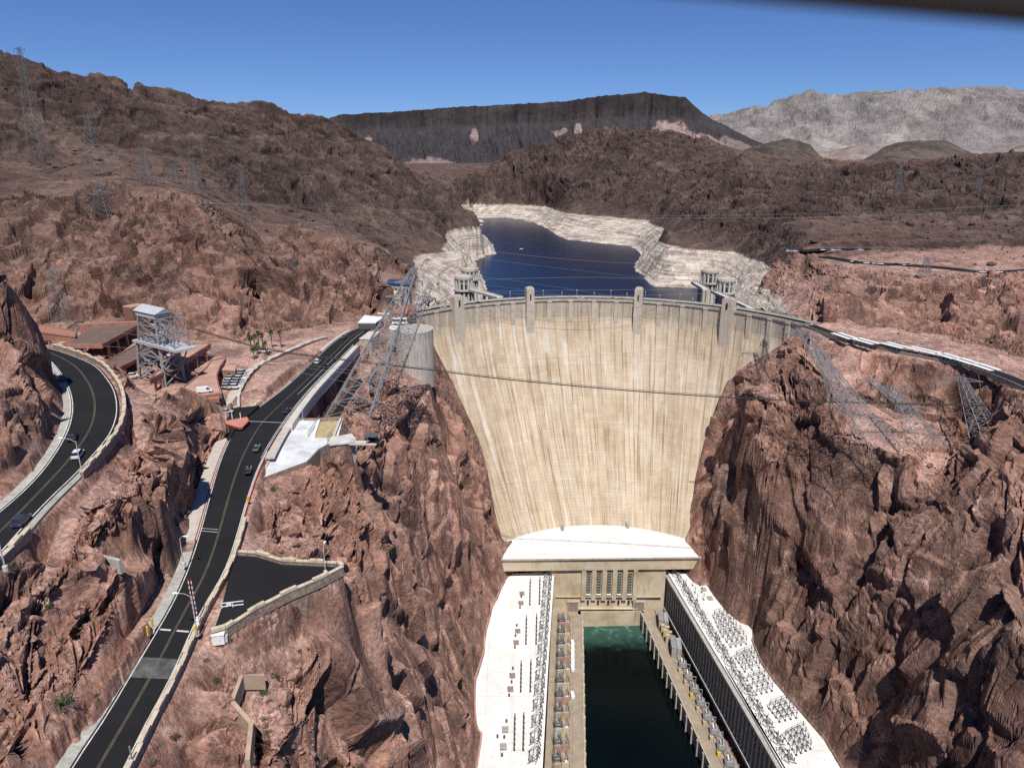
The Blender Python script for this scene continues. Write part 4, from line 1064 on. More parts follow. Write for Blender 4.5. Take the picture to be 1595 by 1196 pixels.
mm = far_mat("mesa_basalt", [(.3, (.026, .022, .023)), (.5, (.043, .036, .036)), (.7, (.07, .06, .058))], (.42, .36, .33), .5, (.30, .15, .125), True)
far_sheet("mesa", np.linspace(430, 1262, 620), np.concatenate([np.linspace(0, .5, 60), np.linspace(.51, .62, 40), np.linspace(.65, 1, 14)]), mesa, mm)
MTN = [(1040, 215), (1110, 183), (1130, 179), (1165, 176), (1200, 164), (1230, 154), (1262, 146.5), (1295, 147), (1330, 143.5), (1370, 141), (1400, 144), (1432, 142), (1470, 138), (1500, 136), (1530, 133.5), (1570, 134), (1585, 139), (1620, 140), (1700, 150), (1800, 170)]
def mtn(U, T):
    vt = prof(MTN, U); d0, d1 = 9800.0, 15500.0
    zt = top_z(vt, 13500.0); Yd = d0 + (d1 - d0) * T
    X = top_x(U, vt, Yd)
    h = np.where(T < .66, (T / .66) ** 1.15, 1 - (T - .66) / .34 * .5)
    rg = NZ(X * .55 + Yd * .35, Yd * .25, T * 0, 900, 6, 51, gain=.55, ridged=True); r2 = NZ(X, Yd * .5, T * 0, 260, 4, 61, ridged=True)
    env = np.sin(np.clip(T / .62, 0, 1) * math.pi) ** .9
    Z = 200 + (zt - 200) * h + (470 * rg + 130 * r2) * env + 25 * NZ(X, Yd, T * 0, 420, 3, 55) * (T > .5)
    pale = sstep(NZ(X, Yd, T * 0, 900, 4, 71), .05, .4) * (1 - sstep(h, .25, .6)) * .9
    return X, Yd, Z, {"pale": pale}
mtm = far_mat("pale_mountain_rock", [(.3, (.145, .128, .122)), (.5, (.235, .21, .20)), (.7, (.36, .33, .31))], (.50, .47, .44), .35, (.36, .27, .24))
far_sheet("mountains", np.linspace(1040, 1800, 520), np.linspace(0, 1, 130), mtn, mtm)
def hill_fn(px, dc, depth, seed, pale_amt):
    u0, u1 = px[0][0], px[-1][0]
    def fn(U, T):
        vt = prof(px, U); zt = top_z(vt, dc); Yd = dc + (T - .5) * depth; X = top_x(U, vt, Yd)
        h = np.clip(np.sin(np.clip(T, 0, 1) * math.pi), 0, 1) ** .9
        Z = 235 + (zt - 235) * h + (16 * NZ(X, Yd, T * 0, 110, 5, seed, ridged=True) + 7 * NZ(X, Yd, T * 0, 40, 4, seed + 9)) * np.clip((zt - 235) / 40, 0, 1) * (1 - .55 * sstep(T, .38, .5) * (1 - sstep(T, .5, .62)))
        pale = pale_amt * sstep(NZ(X, Yd, T * 0, 160, 3, seed + 3), .1, .5) * (1 - h)
        return X, Yd, Z, {"pale": pale}
    return fn, np.linspace(u0, u1, 260)
hm = far_mat("dark_hill_rock", [(.3, (.055, .044, .038)), (.5, (.10, .08, .068)), (.7, (.165, .138, .115))], (.42, .36, .31), 1.6, (.26, .14, .12))
for px, dc, dp, sd_, pa in (([(1130, 256), (1160, 236), (1190, 227), (1212, 222), (1228, 217.5), (1244, 222), (1262, 229), (1276, 245), (1300, 262)], 3300, 900, 101, .8),
                            ([(1325, 264), (1350, 248), (1375, 233), (1400, 224), (1430, 220.5), (1470, 221.5), (1492, 230), (1520, 246), (1545, 258)], 3900, 1000, 121, .4),
                            ([(1080, 262), (1180, 250), (1240, 236), (1290, 238), (1335, 228), (1380, 236), (1420, 250), (1500, 252), (1545, 238), (1600, 226), (1700, 222), (1800, 240)], 6200, 1500, 141, 1.0)):
    fn, cols = hill_fn(px, dc, dp, sd_, pa); far_sheet("hill", cols, np.linspace(0, 1, 90), fn, hm if pa < 1 else far_mat("pale_hill_rock", [(.3, (.17, .12, .105)), (.5, (.27, .21, .19)), (.7, (.40, .34, .31))], (.5, .45, .41), .8, (.34, .19, .16)))
# ---------------------------------------------------------------- walls, pad, viaduct beside the roads
def poly_line(pts): return [tuple(p) for p in pts]
def stone_wall(name, line, label, h=1.0, w=.55, cap=True, merlon=3.2, group=None, deep=1.2, cat="wall", capm='cap'):
    """rubble wall with pale coping stones, every second stone raised a little"""
    line = resample(line, 1.6); t = thing(name, label, cat, line[len(line) // 2], 0, group)
    local(lin_wall(line, w, h + deep, -deep).build("wall", M['stone'], t), t)
    if cap:
        mb = MB()
        for i, (a, b) in enumerate(zip(line[:-1], line[1:])):
            a, b = Vector(a), Vector(b); d = (b - a); L = d.length
            hi = .42 if (i // 2) % 2 else 0.0
            mb.box((a + b) / 2 + Vector((0, 0, h + .12 + hi / 2)), (L * .96, w + .25, .24 + hi), rz=math.atan2(d.y, d.x))
        local(mb.build("coping", M[capm], t), t)
    return t
UPW = offset_line(URR, 1.5)
stone_wall("parapet_wall", UPW[12:52], "low stone parapet with cream coping along the outer curve of the upper road", .95, .7)
stone_wall("parapet_wall", UPW[0:6], "short stone parapet beside the upper road at the far left edge", .95, .7)
lo = offset_line(LRR, .75)
stone_wall("parapet_wall", lo[0:17], "long stone parapet with cream coping on the canyon side of the near lower road", .95, .6)
LOTZ = lambda *i: [(LOT[k][0], LOT[k][1], 183.2) for k in i]
stone_wall("parapet_wall", LOTZ(6, 7, 8, 9, 10, 11), "curved stone parapet on the near side of the black parking lot", .95, .6)
stone_wall("parapet_wall", LOTZ(2, 3, 4, 5, 6), "straight stone parapet along the back of the black parking lot", .9, .6)
rw = [(p[0], p[1]) for p in LOTZ(5, 6, 7, 8, 9, 10, 11)]
t = thing("retaining_wall", "tall rubble stone retaining wall under the black parking lot", "wall", (rw[3][0], rw[3][1], 176))
ow = offset_line([(x, y, 168.0) for x, y in rw], .45)
local(lin_wall(resample(ow, 2), .9, 14.9).build("wall", M['stone'], t), t)
# swing gate of the lot
def gate(u, v, u2, v2):
    p, q = Vector(Pz(u, v, 183.25)), Vector(Pz(u2, v2, 183.25)); t = thing("swing_gate", "white pipe swing gate at the mouth of the black parking lot", "gate", p)
    mb = MB()
    for z in (.35, 1.15): mb.bar(p + Vector((0, 0, z)), q + Vector((0, 0, z)), .16)
    mb.bar(p, p + Vector((0, 0, 1.3)), .16); mb.bar((p + q) / 2, (p + q) / 2 + Vector((0, 0, 1.15)), .14); local(mb.build("frame", M['white'], t), t)
    mb = MB(); m_ = p.lerp(q, .33); mb.box(m_ + Vector((0, -.1, .75)), (1.1, .05, .7)); local(mb.build("sign_plate", M['white'], t), t)
gate(346, 947, 380, 943)
# concrete pad with its enclosure, pier and lookout hut
t = thing("concrete_pad", "white concrete slab terrace beside the lower road above the gorge", "terrace", Pz(460, 690, 179))
mpad = mat("bleached_concrete", (.60, .61, .61), .85, .3, .12, bmp=.01)
pp = [(p[0], p[1]) for p in PAD]
mb = MB(); mb.prism(pp, 178.4, 179.05); local(mb.build("slab", mpad, t), t)
ed = [PAD[i] for i in (9, 8, 7, 6, 5)]
local(lin_wall(resample([(p[0], p[1], 170.0) for p in ed], 3), .5, 9.3).build("retaining_wall", M['stone'], t), t)
local(lin_wall([PAD[0], PAD[1], PAD[2]], .5, .9).build("back_wall", M['stone'], t), t)
local(lin_wall([PAD[10], PAD[0]], .4, .7).build("kerb", M['conc_pale'], t), t)
bed = [Pz(u, v, 179.1) for u, v in [(497, 657), (531, 655), (521, 681), (489, 682)]]
t2 = thing("gravel_bed", "tan gravel bed enclosed by low walls on the white terrace", "planter", bed[0])
mb = MB(); mb.prism([(p[0], p[1]) for p in bed], 179.06, 179.25); local(mb.build("bed", M['tan'], t2), t2)
local(lin_wall([bed[1], bed[2]], .7, 1.1).build("low_wall", M['conc_pale'], t2), t2); local(lin_wall([bed[0], bed[3]], .9, 1.0).build("low_wall", M['white'], t2), t2); local(lin_wall([bed[0], bed[1]], .5, .8).build("low_wall", M['stone'], t2), t2)
def fence(pts, h, label, posts=2.2, m='steel', grp=None):
    pts = resample(pts, posts); t = thing("fence", label, "fence", pts[0], 0, grp); g = MB()
    for p in pts: mb = MB(); mb.bar(p, Vector(p) + Vector((0, 0, h)), .07); local(mb.build("post", M[m], t), t)
    for a, b in zip(pts[:-1], pts[1:]):
        for z in (.1, .5, h): g.bar(Vector(a) + Vector((0, 0, z)), Vector(b) + Vector((0, 0, z)), .045)
        for k in range(1, 5):
            c = Vector(a).lerp(Vector(b), k / 5); g.bar(c, c + Vector((0, 0, h)), .03)
    local(g.build("mesh_panel", M[m], t), t); return t
fence([Pz(480, 681, 179.1), Pz(498, 655, 179.1)], 2.2, "tall steel mesh fence between the white terrace and the gravel bed")
fence([Pz(510, 691, 179.1), Pz(517, 678, 179.1)], 2.2, "short mesh fence panel at the corner of the white terrace")
a_, b_ = Pz(514, 695, 178), Pz(553, 688, 178)
t = thing("concrete_pier", "tall plain concrete pier carrying the corner of the white terrace", "pier", (a_[0], a_[1], 160))
va, vb = Vector(a_), Vector(b_); dx_ = (vb - va).normalized(); nx_ = Vector((-dx_.y, dx_.x, 0))
mb = MB(); mb.prism([tuple((va + nx_ * 0)[:2]), tuple(vb[:2]), tuple((vb + nx_ * 5)[:2]), tuple((va + nx_ * 5)[:2])], 158, 178.6); local(mb.build("shaft", M['conc_grey'], t), t)
mb = MB(); mb.prism([tuple((va - nx_ * .3)[:2]), tuple((vb + dx_ * .3 - nx_ * .3)[:2]), tuple((vb + dx_ * .3 + nx_ * 5)[:2]), tuple((va + nx_ * 5)[:2])], 178.6, 179.3); local(mb.build("cap", M['conc_pale'], t), t)
hp = Vector(Pz(576, 689, 178.3))
t = thing("lookout_hut", "small dark lookout hut on a bracketed walkway beside the concrete pier", "hut", hp)
mb = MB(); mb.box((-2.2, 0, -.2), (9.5, 3.2, .4)); mb.build("walkway", M['conc_pale'], t)
mb = MB()
for k in range(7): mb.bar((-6.5 + k * 1.0, -1.5, 0), (-6.5 + k * 1.0, -1.5, 1.2), .1)
mb.bar((-6.7, -1.5, 1.2), (.2, -1.5, 1.2), .12); mb.build("railing", M['white'], t)
mb = MB()
for x in (-.7, 2.4):
    for y in (-1.4, 1.4): mb.bar((x, y, 0), (x, y, 2.6), .25)
mb.box((.85, .3, 1.2), (2.7, 2.2, 2.3)); mb.build("wall", M['black'], t)
mb = MB(); mb.box((.85, 0, 2.75), (4.0, 4.0, .3)); mb.build("roof", M['steel_dark'], t)
# viaduct edge of the lower road
vd = [q for q in zip(offset_line(LRR, .2), offset_line(LRR, 3.6)) if 235 < q[0][1] < 362]
t = thing("viaduct", "pale concrete viaduct edge of the lower road over a dark cut", "bridge", vd[5][1])
def solid(L_, R_, z0, z1):
    mb = MB(); n = len(L_); b = 0
    for a, c in zip(L_, R_): mb.v += [(a[0], a[1], a[2] + z0), (c[0], c[1], c[2] + z0), (c[0], c[1], c[2] + z1), (a[0], a[1], a[2] + z1)]
    for i in range(n - 1):
        for k in range(4):
            k2 = (k + 1) % 4; mb.f.append((i * 4 + k2, i * 4 + k, i * 4 + 4 + k, i * 4 + 4 + k2))
    mb.f += [(0, 1, 2, 3), (n * 4 - 1, n * 4 - 2, n * 4 - 3, n * 4 - 4)]; return mb
local(solid([q[0] for q in vd], [q[1] for q in vd], -3.4, .25).build("girder", M['conc_pale'], t), t)
local(lin_wall([q[1] for q in vd], .35, 1.0, .25).build("parapet", M['conc_pale'], t), t)
local(lin_wall([q[0] for q in vd], .3, .7, .25).build("parapet", M['conc_grey'], t), t)
for p in resample([(q[1][0] - 2.2, q[1][1], 163) for q in vd], 11):
    mb = MB(); mb.box((p[0], p[1], 169), (1.0, 1.0, 12)); local(mb.build("column", M['conc_grey'], t), t)
shade_wall = [(q[0][0] + .6, q[0][1], 162.0) for q in vd]
local(lin_wall(shade_wall, .6, 14.0).build("back_wall", M['black'], t), t)  # painted black to stand in for the shade under the deck
structure(strip("road", [(p[0], p[1], 164.6) for _, p, _, _ in SLOT], [(p[0], p[1], 164.6) for _, _, p, _ in SLOT], M['asphalt'], thick=.5))
# gravel mound beside the lower road and the walkway round it
# low foundation walls bottom centre
fw = [Pz(u, v, z) for u, v, z in [(386, 1190, 175.2), (392, 1132, 176), (362, 1098, 177.5), (377, 1058, 178), (412, 1057, 176.5)]]
t = thing("foundation_wall", "low angular tan concrete foundation wall on the red slope", "wall", fw[2])
local(lin_wall(fw, .8, 3.2, -2.2).build("wall", mat("tan_concrete", (.42, .31, .22), .9, .15, .6), t), t)
fw = [Pz(u, v, 197) for u, v in [(132, 865), (160, 872), (188, 879)]]
t = thing("foundation_wall", "short grey concrete wall on the rocks between the two roads", "wall", fw[1])
local(lin_wall(fw, .7, 3, -2).build("wall", M['conc_grey'], t), t)

# ---------------------------------------------------------------- street furniture
def lamp(u, v, z, h, label, arm_dir, arm=2.6, base=True):
    p = Vector(Pz(u, v, z)); t = thing("street_lamp", label, "street lamp", p, arm_dir, "street lamps along the roads")
    mb = MB(); mb.tube([(0, 0, 0), (0, 0, h)], .13, 8, .08); mb.build("pole", M['steel_light'], t)
    mb = MB(); mb.tube([(0, 0, h - .25), (arm * .5, 0, h + .45), (arm, 0, h + .55)], .055, 6); mb.build("arm", M['steel_light'], t)
    mb = MB(); mb.lathe([(.02, -.16), (.3, -.1), (.34, .02), (.2, .16), (.02, .2)], (0, 0, 0), 12); o = mb.build("lamp_head", M['white'], t); o.location = (arm + .45, 0, h + .55); o.scale = (2.0, .8, 1)
    if base: mb = MB(); mb.lathe([(.45, -.6), (.45, .35), (.3, .5)], (0, 0, 0), 10); mb.build("base", M['conc_pale'], t)
lamp(307, 985, 184, 8.2, "single arm street lamp beside the barrier on the near lower road", R(178))
lamp(128, 738, 203.2, 8.0, "street lamp beside the white car on the upper road", R(172), 3.2)
lamp(8, 884, 203, 8.5, "street lamp at the left edge of the photo below the upper road", R(175), 2.6)
lamp(507, 891, 183.2, 6.2, "thin lamp post with white foot inside the black parking lot", R(90), 1.0)
lamp(286, 878, 184, 6.5, "lamp post with white foot on the sidewalk under the rock wall", R(0), 1.0)
lamp(472, 655, 179, 6.0, "lamp post at the back wall of the white terrace", R(90), 1.0)
def barrier_gate():
    p = Vector(Pz(309, 972, 184)); t = thing("barrier_gate", "raised red and white striped barrier arm beside the lower road", "barrier", p)
    mb = MB(); mb.box((0, 0, .6), (.7, .7, 1.2)); mb.lathe([(.25, 1.2), (.25, 1.7), (.05, 1.8)], (0, 0, 0), 10); mb.build("housing", M['white'], t)
    for dx_, nm in ((0.0, 'a'), (-.55, 'b')):
        n = 16; P = lambda k: Vector((dx_ - .02 * k, .02 * k, 1.3 + k * .55)); r = MB(); r.bar(P(0), P(n), .16, .1); ob = r.build("barrier_arm", M['red'], t)
        for k in range(0, n, 2):
            w = MB(); w.bar(P(k), P(k + 1), .175, .115); w.build("white_stripe", M['white'], ob)
barrier_gate()
def post(u, v, z, h, r_, m, label, name="bollard", cat="bollard", grp=None):
    p = Vector(Pz(u, v, z)); mb = MB(); mb.tube([(0, 0, 0), (0, 0, h)], r_, 10); mb.lathe([(r_, h), (r_ * .7, h + r_ * .5), (.01, h + r_ * .6)], (0, 0, 0), 10)
    o = mb.build(name, M[m]); o.location = p; return tag(o, label, cat, grp)
for u, v in ((231, 989), (238, 976)): post(u, v, 184.2, 1.9, .22, 'yellow', "yellow bollard on the pavement under the rock wall by the lower road", grp="yellow bollards left of the lower road")
post(306, 986, 184.2, 1.8, .22, 'yellow', "yellow bollard at the foot of the striped barrier")
post(387, 780, 182.2, 1.3, .3, 'yellow', "bright yellow marker post on the kerb beside the dark car", "marker_post", "post")
for k, (u, v) in enumerate(((303, 607), (309, 640), (316, 641), (366, 658))): pass
post(207, 1190, 184, 3.4, .12, 'steel', "plain grey steel pole behind the parapet at the bottom of the photo", "pole", "pole")
# white and grey cabinets by the parapet
p = Vector(Pz(342, 1000, 181.5)); t = thing("utility_cabinet", "white boxy utility cabinet standing on the red slope behind the parapet", "cabinet", p, R(12))
mb = MB(); mb.box((0, 0, 1.05), (2.2, 1.7, 2.1)); mb.build("body", M['white'], t)
mb = MB(); mb.box((0, 0, 2.15), (2.4, 1.9, .14)); mb.build("roof", M['white'], t)
mb = MB(); mb.box((1.4, .0, .8), (.5, 1.1, 1.3)); mb.build("meter_box", M['steel_light'], t)
mb = MB(); mb.box((0, -.87, 1.0), (.9, .04, 1.6)); d = mb.build("door", M['white'], t); mb = MB(); mb.box((.3, -.92, 1.0), (.08, .06, .25)); mb.build("handle", M['steel_dark'], d)
p = Vector(Pz(353, 985, 181.8)); t = thing("utility_cabinet", "small grey utility cabinet on legs against the stone parapet", "cabinet", p, R(8))
mb = MB(); mb.box((0, 0, 1.2), (.9, .7, 1.5)); mb.build("body", M['steel'], t); mb = MB()
for x in (-.35, .35): mb.bar((x, 0, -.2), (x, 0, .5), .1)
mb.build("leg", M['steel_dark'], t)
# pink traffic island with white posts
isl = [Pz(u, v, 181.9) for u, v in [(341, 658), (385, 650), (388, 656), (378, 666), (372, 667)]]
t = thing("traffic_island", "triangular pink concrete traffic island with red kerb at the side street", "island", isl[0])
mb = MB(); mb.prism([(p[0], p[1]) for p in isl], 181.5, 182.1); local(mb.build("slab", M['pink'], t), t)
local(lin_wall(isl + [isl[0]], .3, .28, 0).build("kerb", M['red'], t), t)
for u, v in ((342, 655), (352, 654), (362, 653), (375, 652)):
    mb = MB(); q = Pz(u, v, 182.1); mb.bar(q, (q[0], q[1], 184.4), .22); local(mb.build("post", M['white'], t), t)

# ---------------------------------------------------------------- vehicles
def make_car(kind, paint):
    """local: length along x, wheels on z=0; a hollow-wheeled body shell, glasshouse, lamps"""
    L, W, H = {'suv': (4.8, 1.95, 1.75), 'sedan': (4.7, 1.85, 1.42), 'van': (5.6, 2.05, 2.3), 'bus': (11.5, 2.5, 3.2)}[kind]
    t = thing("parked_car" if kind != 'van' else "van", "car", "car")
    h = L / 2
    if kind == 'van': low_ = [(-h, .35), (-h, H - .25), (-h + .15, H), (h - 1.5, H), (h - .55, 1.25), (h - .1, 1.05), (h, .7), (h, .35)]; glass = [(h - 2.1, 1.3), (h - 2.0, H - .25), (h - 1.5, H - .15), (h - .72, 1.3)]
    elif kind == 'bus': low_ = [(-h, .4), (-h, H - .2), (-h + .2, H), (h - .3, H), (h, H - .5), (h, .4)]; glass = [(-h + .6, 1.5), (-h + .6, 2.6), (h - .2, 2.6), (h - .05, 1.5)]
    elif kind == 'suv': low_ = [(-h, .35), (-h - .02, 1.0), (-h + .15, 1.08), (h - 1.35, 1.05), (h - .2, .88), (h, .7), (h, .35)]; glass = [(-h + .12, 1.05), (-h + .45, H - .08), (-h + .8, H), (.35, H), (.75, H - .08), (h - 1.25, 1.03)]
    else: low_ = [(-h, .3), (-h, .85), (-h + .2, .95), (h - 1.5, .92), (h - .25, .78), (h, .6), (h, .3)]; glass = [(-h + .75, .93), (-h + 1.5, H - .04), (-h + 1.8, H), (.25, H), (.55, H - .04), (h - 1.4, .91)]
    def extrude(poly, w, taper=0.0, zmax=None):
        mb = MB(); n = len(poly); zs = [q[1] for q in poly]; z0, z1 = min(zs), max(zs)
        vs = []
        for s in (-1, 1):
            for x, z in poly: vs.append((x, s * (w / 2 - taper * (z - z0) / (z1 - z0)), z))
        mb.add(vs, [tuple(range(n)), tuple(range(2 * n - 1, n - 1, -1))] + [(i, i + n, (i + 1) % n + n, (i + 1) % n) for i in range(n)]); return mb
    b = extrude(low_, W, .12 if kind in ('van', 'bus') else .05).build("body", paint, t)
    bv = b.modifiers.new("round", 'BEVEL'); bv.width = .07; bv.segments = 2
    g = extrude(glass, W - .1 if kind not in ('van', 'bus') else W + .02, .22 if kind not in ('van', 'bus') else .1).build("windows", M['glass'], t)
    if kind in ('suv', 'sedan'):
        x0, x1 = (-h + .7, .45) if kind == 'suv' else (-h + 1.55, .4)
        mb = MB(); mb.box(((x0 + x1) / 2, 0, H + .01), (x1 - x0, W - .52, .07)); r = mb.build("roof", paint, t); bm_ = r.modifiers.new("round", 'BEVEL'); bm_.width = .03
    for sx in (-1, 1):
        for sy in (-1, 1):
            mb = MB(); x = sx * (h - .9); mb.tube([(x, sy * (W / 2 - .2), .34), (x, sy * (W / 2 + .01), .34)], .34, 12); mb.build("wheel", M['tyre'], t)
    for sy in (-1, 1):
        mb = MB(); mb.box((h - .03, sy * (W / 2 - .3), .72), (.1, .4, .16)); mb.build("headlight", M['white'], t)
        mb = MB(); mb.box((-h + .01, sy * (W / 2 - .25), .85), (.08, .3, .18)); mb.build("tail_light", M['red'], t)
    return t
PROTO = {}
def car(kind, paint, p, rz, label, group, name="car", cat="car"):
    k = (kind, paint)
    if k not in PROTO: PROTO[k] = make_car(kind, M[paint]); t = PROTO[k]
    else:
        t = copy_tree(PROTO[k])
    t.name = name; t.location = p; t.rotation_euler = (0, 0, rz); t['label'] = label; t['category'] = cat
    if group: t['group'] = group
    elif 'group' in t: del t['group']
    return t
def head(u, v, u2, v2, z):
    a, b = Pz(u, v, z), Pz(u2, v2, z); return math.atan2(b[1] - a[1], b[0] - a[0])
G1 = "cars driving on the two roads"
hz = head(95, 740, 140, 680, 203)
car('suv', 'car_white', Pz(122, 711, 203.03), head(100, 735, 133, 690, 203), "white car driving round the upper road bend beside the lamp", G1)
car('suv', 'car_black', Pz(114, 684, 203.03), head(105, 700, 125, 650, 203), "black car just ahead of the white one on the upper road bend", G1)
car('suv', 'car_blue', Pz(34, 815, 203.03), head(0, 845, 60, 785, 203), "dark blue car lowest on the upper road near the left edge", G1)
car('suv', 'car_grey', Pz(98, 592, 203.03), head(108, 620, 92, 580, 203), "grey car at the top of the upper road beside the dark outcrop", G1)
z_ = 180.6
car('sedan', 'car_black', Pz(387, 735, 181.6), head(385, 760, 402, 700, 182), "black car on the lower road beside the white terrace, nearest the yellow post", G1)
car('sedan', 'car_grey', Pz(400, 700, 181.2), head(393, 720, 412, 680, 181), "dark grey car on the lower road level with the middle of the white terrace", G1)
car('sedan', 'car_blue', Pz(447, 642, 180.4), head(430, 660, 470, 620, 180.5), "dark car at the junction by the back corner of the white terrace", G1)
car('suv', 'car_white', Pz(495, 565, 179.7), head(480, 585, 520, 545, 180), "white car on the lower road above the viaduct", G1)
car('sedan', 'car_black', Pz(505, 571, 179.6), head(490, 590, 530, 550, 180), "black car next to the white one on the viaduct", G1)
car('sedan', 'car_silver', Pz(353, 643, 181.8), head(340, 643, 370, 642, 181.7), "silver car waiting on the side street by the pink island", G1)
car('sedan', 'car_grey', Pz(536, 526, 179.4), head(520, 545, 550, 515, 179.4), "small grey car at the far end of the lower road", G1)
# rows parked in the plaza
G2 = "silver cars parked in two rows behind the gravel mound"
for r in range(6):
    for c in range(2):
        u = 365 - r * 2.2 + c * (13.5 - r * .1); v = 582 + r * 4.4
        car('suv', 'car_silver' if (r + c) % 3 else 'car_white', Pz(u, v, 181.4), R(8), "pale car parked nose to tail in the double row behind the gravel mound", G2)
G3 = "cars on the parking garage decks"
for (u, v, z, k, pt, lb) in ((268, 559, 184.2, 'suv', 'car_white', "white car on the garage floor behind the steel headtower"), (233, 567, 184.2, 'suv', 'car_silver', "silver car seen between the legs of the steel headtower"),
                             (208, 587, 184.0, 'suv', 'car_white', "white car at the left foot of the steel headtower"), (319, 611, 186.3, 'van', 'car_white', "white van on the curved garage ramp"),
                             (156, 557, 184.5, 'sedan', 'car_white', "white car left of the row under the main garage roof"), (163, 555, 184.5, 'sedan', 'car_silver', "silver car in the middle of the row under the main garage roof"), (170, 554, 184.5, 'sedan', 'car_white', "white car at the right of the row under the main garage roof"), (415, 548, 181.2, 'suv', 'car_white', "white car near the palms behind the gravel mound")):
    car(k, pt, Pz(u, v, z), R(20), lb, G3 if u < 400 else None)
G4 = "cars parked along the far desert roads"
random.seed(3)
fc = ['car_white', 'car_silver', 'car_white', 'car_black', 'car_white', 'car_grey']
for i, u in enumerate((1228, 1233, 1238, 1278, 1281, 1291, 1297, 1306, 1340, 1352, 1361, 1376, 1440, 1462, 1497)):
    car('suv', fc[i % 6], Pz(u, 391.2 - (1 if u > 1270 else -1), 194.55), R(4), "tiny car parked on the higher of the two far desert roads", G4 + ", upper road")
for i, u in enumerate((1329, 1334, 1350, 1359, 1363, 1367, 1371, 1397, 1411, 1415, 1530, 1545, 1556)):
    vv = np.interp(u, [1310, 1340, 1421, 1480, 1530, 1570], [405, 410.5, 414, 419, 425, 425])
    car('suv', fc[(i + 2) % 6], Pz(u, vv, 190.55), R(-18), "tiny car parked on the lower of the two far desert roads", G4 + ", lower road")
G5 = "white vans parked in a line on the left quay"
for i, v in enumerate((1003, 1011, 1019, 1027, 1034, 1042)):
    car('van', 'car_white', Pz(891.5, v, 9.05), R(93), "white van parked in the line on the left quay of the tailrace", G5, "van", "van")
car('van', 'car_white', Pz(891.5, 1084, 9.05), R(93), "lone white van on the left quay, nearest the viewer", None, "van", "van")
G6 = "cars on the road over the dam"
for i, (u, v) in enumerate(((672, 484), (690, 480), (722, 475), (745, 473), (905, 466), (955, 466.5), (1045, 471), (1260, 506), (1275, 512))):
    tt = th_of(u, v); r_ = 146.5 if i % 2 else 149.5
    car('sedan', fc[i % 6], crest(tt, r_, CREST + .06), -tt, "tiny car on the dam crest road, %s" % ("left of the first crest tower" if u < 700 else "between the first and second crest towers" if u < 800 else "between the two middle crest towers" if u < 1000 else "past the third crest tower" if u < 1100 else "at the right end of the dam"), G6)
# ---------------------------------------------------------------- shade canopies along the east rim road
G = "white shade canopies along the east rim road"
cn = [((1301, 518), (1330, 528)), ((1332, 526.5), (1365, 536)), ((1376, 533), (1411, 542)), ((1415, 540), (1463, 551)), ((1464, 550), (1491, 558.5)), ((1492, 558), (1520, 567)), ((1520, 566.5), (1552, 577))]
cl_ = ["canopy nearest the dam, first of the white row on the rim road", "second white canopy from the dam on the rim road", "third white canopy from the dam, before the long one", "longest white canopy, in the middle of the row on the rim road", "white canopy just right of the longest one on the rim road", "second last white canopy on the rim road", "last white canopy on the rim road, nearest the right edge"]
for (a, b), lb in zip(cn, cl_):
    p, q = Vector(Pz(a[0], a[1], 180.8)), Vector(Pz(b[0], b[1], 180.8)); d = (q - p).normalized(); n_ = Vector((d.y, -d.x, 0))
    t = thing("shade_canopy", lb, "canopy", ((p + q) / 2)[:2] + (178,), 0, G)
    rz = math.atan2(d.y, d.x); L = (q - p).length
    for s in (-1, 1):
        mb = MB(); c = (p + q) / 2 + n_ * s * 2.1; mb.box(c + Vector((0, 0, .0)), (L * .95, 2.5, .22), rz=rz); local(mb.build("roof_panel", M['white'], t), t)
    for k in range(4):
        e = p.lerp(q, (k + .5) / 4); mb = MB(); mb.bar((e.x, e.y, 177.6), (e.x, e.y, 180.7), .3); mb.bar(e + n_ * 2.6 + Vector((0, 0, -.2)), e - n_ * 2.6 + Vector((0, 0, -.2)), .2); local(mb.build("post", M['steel_dark'], t), t)
stone_wall("parapet_wall", offset_line(ERC, 5.0), "long low concrete wall on the gorge side of the rim road below the canopies", 1.0, .5, cap=False)
fence([(p[0], p[1], p[2]) for p in offset_line(ERC, 7.2)[::3]], 1.6, "thin rail fence below the white canopies on the right rim", 4.0)

# ---------------------------------------------------------------- intake towers in the lake
def intake(u, vtop, y, ztop, lb, w=14.0):
    x = top_x(np.array(u, float), np.array(vtop, float), y); x = float(x)
    t = thing("intake_tower", lb, "tower", (x, y, 129), 0, "intake towers behind the dam")
    r = w / 2; z = ztop - 129
    mb = MB(); mb.lathe([(r * .78, -30), (r * .78, z - 2.6)], (0, 0, 0), 28); mb.build("shaft", M['conc_pale'], t)
    for k in range(12):
        a = 2 * math.pi * k / 12 + .1; c = Vector((math.cos(a), math.sin(a), 0)); mb = MB(); mb.box(c * r * .86 + Vector((0, 0, z / 2 - 16)), (r * .30, 1.3, z + 26), rz=a); mb.build("fin", M['conc_pale'], t)
    for k in range(12):
        a = 2 * math.pi * (k + .5) / 12 + .1; c = Vector((math.cos(a), math.sin(a), 0)); mb = MB(); mb.box(c * r * .775 + Vector((0, 0, z - 9.5)), (.3, 1.5, 7.5), rz=a); mb.build("window", M['darkwin'], t)
    mb = MB(); mb.lathe([(r * 1.0, z - 2.6), (r * 1.03, z - 1.4), (r * .98, z - 1.2), (r * .98, z - .3), (r * .7, z), (r * .25, z + 1.0), (.1, z + 1.1)], (0, 0, 0), 28); mb.build("cap", mat("tan_roof", (.46, .40, .32), .9, .15, .4), t)
    mb = MB(); mb.lathe([(r * 1.15, 47.2), (r * 1.15, 48.3), (r * .8, 48.4)], (0, 0, 0), 28); mb.build("deck", M['conc_grey'], t)
    return x
